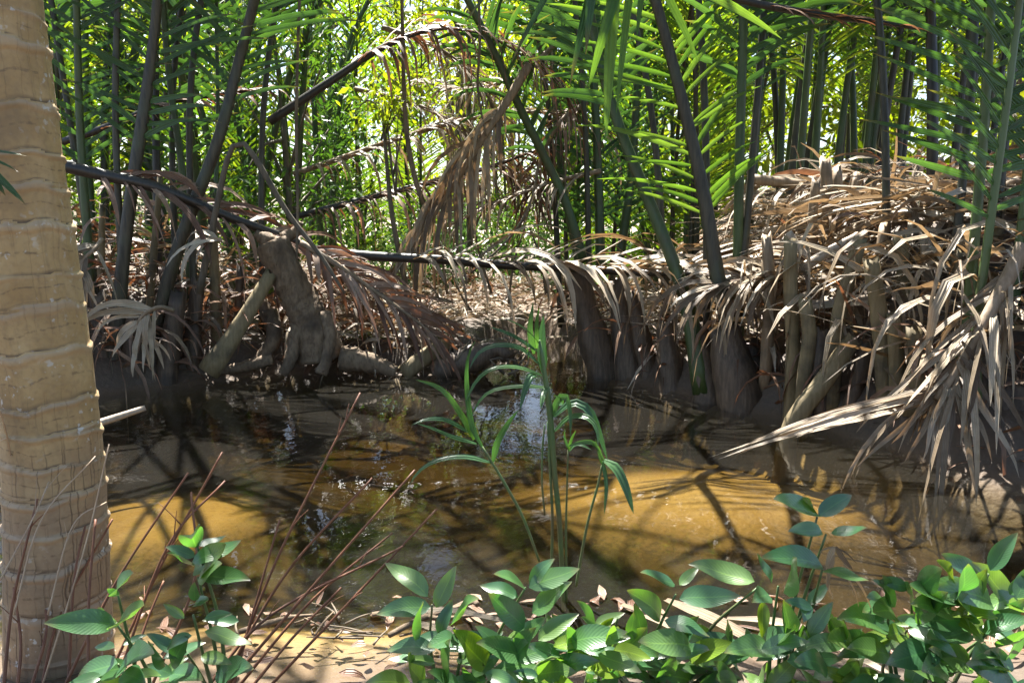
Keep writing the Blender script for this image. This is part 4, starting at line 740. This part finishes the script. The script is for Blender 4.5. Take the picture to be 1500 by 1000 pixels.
def path_blade(pts, W, mat, parent, name='leaf', up=(0, -.5, .85), nseg=10, shape='strip', fold=.25):
    p, L = spline(pts, nseg + 1); T = nrm(np.gradient(p, axis=0)); up = np.array(up, float); V = np.zeros((nseg + 1, 3, 3)); A = np.zeros((nseg + 1, 3, 3)); rn = U()
    for k in range(nseg + 1):
        t = k / nseg; ww = min(1, .4 + t * 3) * (1 - t ** 2.6) ** .8 if k < nseg else .02
        s = nrm(np.cross(T[k], up)); n = np.cross(s, T[k]); up = n
        h = W * ww / 2; V[k, 0] = p[k] - s * h + n * h * fold; V[k, 1] = p[k]; V[k, 2] = p[k] + s * h + n * h * fold
        A[k, :, 0] = (-1, 0, 1); A[k, :, 1] = t; A[k, :, 2] = rn
    i = np.arange(nseg)[:, None] * 3; j = np.arange(2)[None]; q = np.stack([i + j, i + j + 1, i + 4 + j, i + 3 + j], -1).reshape(-1, 4)
    g = Geo(); g.add(V.reshape(-1, 3), q, None, A.reshape(-1, 3)); return g.build(name, M[mat], parent)
for px, W, dy in (([(590, 160), (500, 105), (415, 70)], .034, .1), ([(600, 130), (540, 75), (475, 42)], .028, .15), ([(600, 210), (530, 150), (440, 140), (375, 170), (345, 225)], .03, .1), ([(610, 250), (520, 220), (430, 225), (370, 270), (328, 350)], .028, .12), ([(640, 295), (530, 290), (430, 305), (380, 345), (350, 405)], .028, .05),
                  ([(580, 170), (565, 80), (578, -20)], .03, 0), ([(590, 150), (590, 60), (600, 0)], .022, .05), ([(615, 240), (608, 130), (615, 30)], .045, -.05), ([(600, 260), (570, 250), (545, 310), (530, 372)], .034, .1), ([(630, 290), (615, 320), (605, 372)], .03, .1), ([(560, 190), (552, 130), (556, 90)], .02, .08),
                  ([(390, 510), (350, 430), (332, 280), (338, 180), (368, 118)], .036, .05), ([(360, 485), (310, 390), (240, 300), (145, 264)], .036, .1), ([(345, 460), (260, 415), (190, 410), (130, 432)], .03, .1), ([(370, 500), (280, 475), (210, 445), (150, 425)], .03, .12), ([(425, 570), (330, 548), (230, 560), (160, 600), (125, 650)], .032, .1), ([(430, 565), (450, 490), (490, 420), (525, 375)], .034, .05),
                  ([(640, 420), (670, 340), (700, 325), (715, 390), (714, 475)], .034, .1), ([(655, 400), (720, 350), (780, 375), (815, 450), (850, 560)], .04, .1), ([(650, 460), (710, 405), (770, 400), (810, 440), (815, 510)], .03, .14), ([(835, 560), (880, 590), (915, 660), (945, 755)], .05, .1), ([(832, 560), (845, 650), (838, 760)], .02, .1), ([(835, 560), (800, 500), (750, 495), (700, 510)], .028, .1),
                  ([(706, 520), (690, 470), (700, 420)], .02, .05), ([(706, 530), (740, 500), (790, 520)], .02, .05), ([(706, 530), (720, 480), (735, 450)], .018, .05), ([(650, 360), (690, 350), (655, 320)], .02, .05), ([(830, 580), (815, 540), (805, 480)], .03, .05)):
    n = len(px); path_blade([P(*r3(*a), YR - dy * k / (n - 1)) for k, a in enumerate(px)], W * .85, 'reed', RD)

# red dry stems, lower left
RS = 'dry reddish stems on the near bank'
sticks = [([(92, 1010), (180, 850), (276, 692)], 1), ([(150, 1010), (245, 820), (326, 662)], 1), ([(170, 1000), (250, 800), (330, 704)], 1), ([(330, 1010), (400, 830), (470, 690), (528, 575)], 1), ([(320, 1010), (420, 840), (545, 700)], 1), ([(335, 1000), (470, 850), (608, 688)], 1), ([(345, 1010), (460, 880), (575, 780)], 1),
          ([(390, 1010), (510, 880), (640, 745)], 1), ([(60, 1010), (120, 800), (160, 650)], 0), ([(0, 850), (40, 760), (72, 705)], 0), ([(20, 900), (60, 760), (140, 668)], 0), ([(70, 900), (110, 770), (156, 735)], 0), ([(5, 1010), (15, 880), (55, 730)], 1), ([(100, 1010), (112, 850), (125, 770)], 1), ([(60, 1010), (90, 900), (165, 760)], 1),
          ([(130, 1010), (136, 880), (140, 760)], 1), ([(220, 1010), (290, 850), (280, 720)], 1), ([(365, 1010), (430, 930), (500, 860)], 1), ([(340, 1010), (370, 900), (410, 760)], 1), ([(300, 1010), (390, 900), (590, 800)], 1), ([(25, 1010), (30, 940), (20, 860)], 1), ([(45, 1010), (60, 920), (58, 850)], 1), ([(190, 1010), (200, 930), (240, 850)], 1), ([(0, 600), (8, 640), (16, 670)], 0)]
for px, red in sticks:
    dY = 2.05 + U(-.1, .15)
    stemthing('dry_stem', ('thin dry reddish stem in front of the coconut trunk' if px[-1][0] < 170 else 'dry reddish stem rising beside the two stemmed shrub' if px[-1][0] < 340 else 'long dry reddish stem slanting over the shallow water' if len(px) > 3 or px[-1][0] > 540 else 'short dry reddish stem slanting over the wet sand') if red else 'thin straw coloured stem in front of the coconut trunk', 'stem', [(u + (U(-9, 9) if 0 < k < len(px) - 1 else 0), v, dY + .1 * k) for k, (u, v) in enumerate(px)], [.0055, .0048, .004, .0035] if red else [.003, .0025, .002], mat='redstick' if red else 'palestick', sides=5, group=RS if red else 'straw stems by the trunk')

# shrubs
def shrub_leaf(parent, b, t_, Y, W=None, mat='shrub', dY=0.0, droop=.25):
    p0, p1 = P(*b, Y), P(*t_, Y - dY); d = p1 - p0; L = np.linalg.norm(d); W = W or L * .46
    up = np.array([U(-.35, .35), -.55 + U(-.25, .25), .8])
    L *= 1.0; W *= 1.04
    V, q, A = blades(p0, d + np.array([0, 0, droop * L * .35]), up, L * 1.04, W, droop * U(.6, 1.4), U(-.3, .3), None, 10, U(.1, .4), U(-.3, .3), U(.02, .09), shape='oval')
    each_blade(V, q, A, 'leaf', M[mat], parent)
def shrub(label, nodes, leaves, Y, group=None):
    """nodes: stem top pixels; each stem runs to the ground"""
    b0 = G(nodes[0][0], 1150, .1); b0[1] = Y - .05
    T_ = thing('shrub', b0, label, 'shrub', group)
    for (u, v) in nodes:
        top = P(u, v, Y); b = np.array([b0[0] * .6 + top[0] * .4, Y + .05, .08]); g = Geo()
        tube(g, [b, b * .5 + top * .5 + [U(-.03, .03), .03, 0], top], [.007, .005, .003], 6, n=12); g.build('stem', M['greenstem'], T_)
    for lf in leaves:
        b, t_ = lf[0], lf[1]; mt = lf[2] if len(lf) > 2 else 'shrub'; dy = lf[3] if len(lf) > 3 else U(-.05, .12)
        shrub_leaf(T_, b, t_, Y + U(-.06, .06), mat=mt, dY=dy)
    return T_
def fill(u0, u1, v0, v1, n, L=(36, 82), y='shrub'):
    out = []
    for _ in range(n):
        u, v = U(u0, u1), U(v0, v1); a = rng.choice([U(-.5, .7), U(pi - .7, pi + .5), U(-2.2, -.9)]); l = U(*L)
        out.append(((u, v), (u + cos(a) * l, v + sin(a) * l * .7), 'shrub_y' if U() < .12 else 'shrub'))
    return out
cl = [((627, 873), (567, 823)), ((639, 889), (668, 831)), ((631, 888), (553, 897)), ((663, 916), (695, 873)), ((769, 860), (727, 839)), ((775, 857), (809, 819)), ((775, 860), (847, 836)), ((759, 873), (705, 860)), ((767, 919), (713, 871)), ((780, 897), (841, 856)), ((740, 953), (699, 917)), ((753, 964), (785, 919)), ((788, 937), (846, 900)),
      ((833, 940), (918, 930)), ((647, 927), (604, 948)), ((671, 937), (630, 943)), ((671, 937), (712, 946)), ((620, 1005), (585, 960)), ((600, 999), (540, 1000)), ((671, 1000), (625, 985)), ((690, 990), (735, 960)), ((760, 1000), (720, 980)), ((800, 985), (870, 965)), ((700, 1010), (650, 1015))]
shrub('glossy green leafed shrub on the near bank below the reed plant', [(633, 885), (665, 918), (770, 860), (770, 905), (750, 955), (833, 938), (650, 925), (640, 1000)], cl + fill(600, 900, 930, 1040, 66), 1.95)
cr = [((1104, 853), (1013, 826)), ((995, 877), (1080, 877)), ((995, 856), (1023, 833)), ((987, 856), (941, 839)), ((968, 904), (929, 866)), ((974, 907), (1037, 931)), ((870, 919), (842, 880)), ((871, 917), (914, 899)), ((1118, 880), (1115, 931), 'shrub_y'), ((977, 961), (938, 937)), ((980, 966), (930, 985)), ((985, 960), (1040, 950)), ((910, 960), (945, 1000)), ((1000, 990), (1060, 975))]
shrub('low green shrub among pale dead strips on the near bank', [(990, 870), (972, 906), (870, 918), (978, 962), (1110, 860)], cr + fill(900, 1110, 935, 1040, 50), 2.05)
c3 = [((1196, 755), (1133, 735)), ((1199, 755), (1247, 727)), ((1203, 779), (1156, 777)), ((1218, 781), (1272, 778)), ((1205, 829), (1124, 811)), ((1205, 835), (1271, 856)), ((1130, 853), (1113, 811)), ((1150, 868), (1158, 818)), ((1184, 885), (1214, 856)), ((1125, 870), (1105, 880)), ((1190, 890), (1150, 880)), ((1186, 885), (1175, 912)), ((1196, 752), (1180, 728), 'shrub_y', .05)]
shrub('upright thin shrub with pale leaf pairs and a withered tuft', [(1197, 757), (1210, 782), (1205, 832), (1140, 858), (1186, 886)], c3 + fill(1100, 1260, 905, 1030, 34), 1.95)
c4 = [((1450, 835), (1493, 782)), ((1439, 853), (1370, 817)), ((1487, 883), (1421, 826)), ((1448, 877), (1355, 865)), ((1400, 862), (1363, 822), 'shrub_y'), ((1330, 860), (1290, 850)), ((1345, 862), (1378, 835)), ((1304, 885), (1285, 848)), ((1300, 885), (1275, 872)), ((1390, 900), (1345, 880)), ((1400, 905), (1440, 935), 'shrub_y'), ((1330, 920), (1400, 955)), ((1325, 925), (1295, 935), 'shrub_y'), ((1480, 870), (1510, 840)),
      ((1450, 920), (1500, 880)), ((1440, 930), (1400, 890)), ((1300, 915), (1230, 905)), ((1310, 912), (1360, 905)), ((1460, 950), (1510, 930)), ((1420, 975), (1370, 950)), ((1420, 980), (1480, 985)), ((1300, 960), (1250, 945))]
shrub('bushy green shrub with big upright leaf on the near bank', [(1448, 840), (1485, 880), (1400, 865), (1335, 862), (1302, 886), (1395, 902), (1328, 922), (1450, 925), (1420, 978), (1300, 960)], c4 + fill(1260, 1500, 870, 1040, 76), 1.95)
c5 = [((285, 835), (340, 812)), ((283, 830), (245, 812)), ((287, 800), (275, 775)), ((290, 800), (330, 790)), ((285, 815), (245, 800)), ((300, 845), (362, 848)), ((295, 840), (330, 800)), ((290, 850), (325, 825)), ((280, 825), (355, 800)), ((285, 885), (310, 882)), ((300, 905), (340, 900)), ((300, 925), (365, 945)), ((295, 960), (340, 975)), ((280, 930), (245, 950)), ((270, 905), (240, 885)), ((260, 955), (215, 930)), ((240, 965), (300, 945)), ((285, 880), (285, 850)), ((250, 985), (300, 1000)), ((285, 780), (292, 768)), ((350, 910), (300, 912))]
shrub('green shrub with two leafy stems beside the coconut trunk', [(286, 790), (290, 845), (283, 900), (270, 950)], c5 + fill(180, 330, 970, 1030, 10), 1.85)
c6 = [((168, 915), (70, 912)), ((170, 918), (108, 920)), ((172, 920), (212, 890)), ((170, 910), (148, 888)), ((180, 945), (215, 932)), ((168, 948), (138, 946)), ((172, 970), (110, 995)), ((175, 975), (230, 960)), ((172, 870), (185, 838)), ((172, 872), (158, 860)), ((150, 990), (95, 1005)), ((180, 985), (210, 1000))]
shrub('small green sprig in front of the coconut trunk base', [(172, 868), (170, 912), (173, 972)], c6, 1.8)
shrub('tiny yellow green sprig at the edge of the shrub row', [(870, 925), (905, 905)], [((880, 925), (900, 905), 'shrub_y'), ((875, 925), (848, 905)), ((905, 950), (870, 965)), ((905, 960), (950, 965))], 2.0)

# pale dead strips lying on the near bank
NS = thing('dead_frond', G(1100, 960, .12), 'bleached dead frond lying on the near bank under the shrubs', 'dead frond')
g = Geo(); tube(g, PP([(1420, 1010, 2.15), (1330, 985, 2.2), (1230, 950, 2.3)]), [.02, .016, .008], 6); g.build('rachis', M['rachis_dry'], NS)
for px, W in (([(975, 878), (1060, 915), (1160, 975), (1200, 1010)], .06), ([(910, 885), (1000, 925), (1080, 985), (1110, 1015)], .05), ([(1065, 905), (1150, 912), (1230, 940), (1330, 965)], .035), ([(1110, 905), (1200, 935), (1300, 985), (1340, 1010)], .045), ([(1250, 925), (1320, 955), (1380, 990), (1420, 1010)], .04), ([(1140, 920), (1230, 965), (1280, 1005)], .035), ([(1200, 930), (1170, 965), (1120, 1000)], .02),
              ([(610, 912), (680, 935), (720, 975), (750, 1015)], .05), ([(850, 960), (890, 975), (930, 1010)], .05), ([(870, 950), (920, 965), (990, 1005)], .045), ([(575, 900), (650, 893), (720, 905), (800, 925)], .03), ([(1330, 940), (1400, 960), (1480, 975)], .03), ([(1450, 960), (1480, 940), (1510, 900)], .016), ([(1010, 1000), (1060, 960), (1100, 950)], .02), ([(1350, 930), (1420, 935), (1500, 945)], .02)):
    n = len(px); pts = []
    for k, (u, v) in enumerate(px):
        z = .07 + .05 * sin(pi * k / (n - 1)); pts.append(G(u, v, z + max(0, (v - 930) / 100 * .09)))
    path_blade(pts, W, 'dry', NS, name='leaflet', up=(0, -.2, 1))
TW = thing('twig_pile', G(470, 930, .03), 'tangle of dark dead twigs on wet sand at the near shore', 'twigs')
for k in range(18):
    c = np.array([rng.normal(480, 60), rng.normal(922, 14)]); a = U(0, pi); l = U(20, 85); g = Geo()
    e = c + np.array([cos(a), -sin(a) * .5]) * l
    tube(g, [G(*c, .01), G(*((c + e) / 2 + U(-4, 4, 2)), .015 + U(0, .02)), G(*e, .01 + U(0, .03))], [.005, .004, .002], 5, n=7); g.build('twig', M['twig' if U() < .7 else 'bark'], TW)
for px in ([(545, 900), (590, 895), (640, 905), (700, 900)], [(570, 930), (620, 905), (700, 880)], [(350, 925), (420, 905), (460, 900)], [(700, 885), (690, 880), (660, 890)]):
    g = Geo(); tube(g, [G(u, v, .05) for u, v in px], [.010, .012, .009, .005], 6, n=14, rough=.08); g.build('branch', M['bark'], TW)
N = 150; p_ = np.stack([U(-1.5, 1.9, N), U(2.25, 2.75, N)], 1); z_ = np.maximum(ground_z(p_[:, 0], p_[:, 1]), -.005) + .012; a_ = U(0, 2 * pi, N)
V, q, A = blades(np.column_stack([p_, z_]), np.stack([np.cos(a_), np.sin(a_), U(0, .2, N)], 1), np.array([0, 0, 1.0]) + rng.normal(0, .25, (N, 3)), U(.03, .12, N), U(.012, .045, N), .3, 0, None, 4, .3, U(-.8, .8, N), .1, shape='oval')
g = Geo(); join_blades(g, V, q, A); tag(g.build('leaf_litter', M['dry_red']), 'small brown fallen leaves scattered along the near shore', 'leaf litter', kind='stuff')
# withered tuft hanging on the thin shrub
WT = thing('withered_leaf', P(1222, 800, 1.95), 'withered grey leaf tuft hanging on the thin upright shrub', 'dead leaf')
for px, W in (([(1222, 800), (1215, 815), (1210, 835)], .018), ([(1224, 800), (1235, 818), (1250, 835)], .016), ([(1222, 800), (1205, 805), (1200, 812)], .006), ([(1225, 802), (1240, 810), (1255, 825)], .005), ([(1222, 812), (1212, 850), (1218, 872)], .014), ([(1235, 825), (1262, 860), (1278, 895)], .008), ([(1232, 830), (1252, 865), (1258, 890)], .006)):
    path_blade([P(u, v, 1.93) for u, v in px], W, 'dry', WT, name='strip', up=(0, -1, .2))

for o in bpy.data.objects:
    if '_o' in o: del o['_o']
print('objects', len(bpy.data.objects), 'tris', sum(len(m.polygons) * 2 for m in bpy.data.meshes))
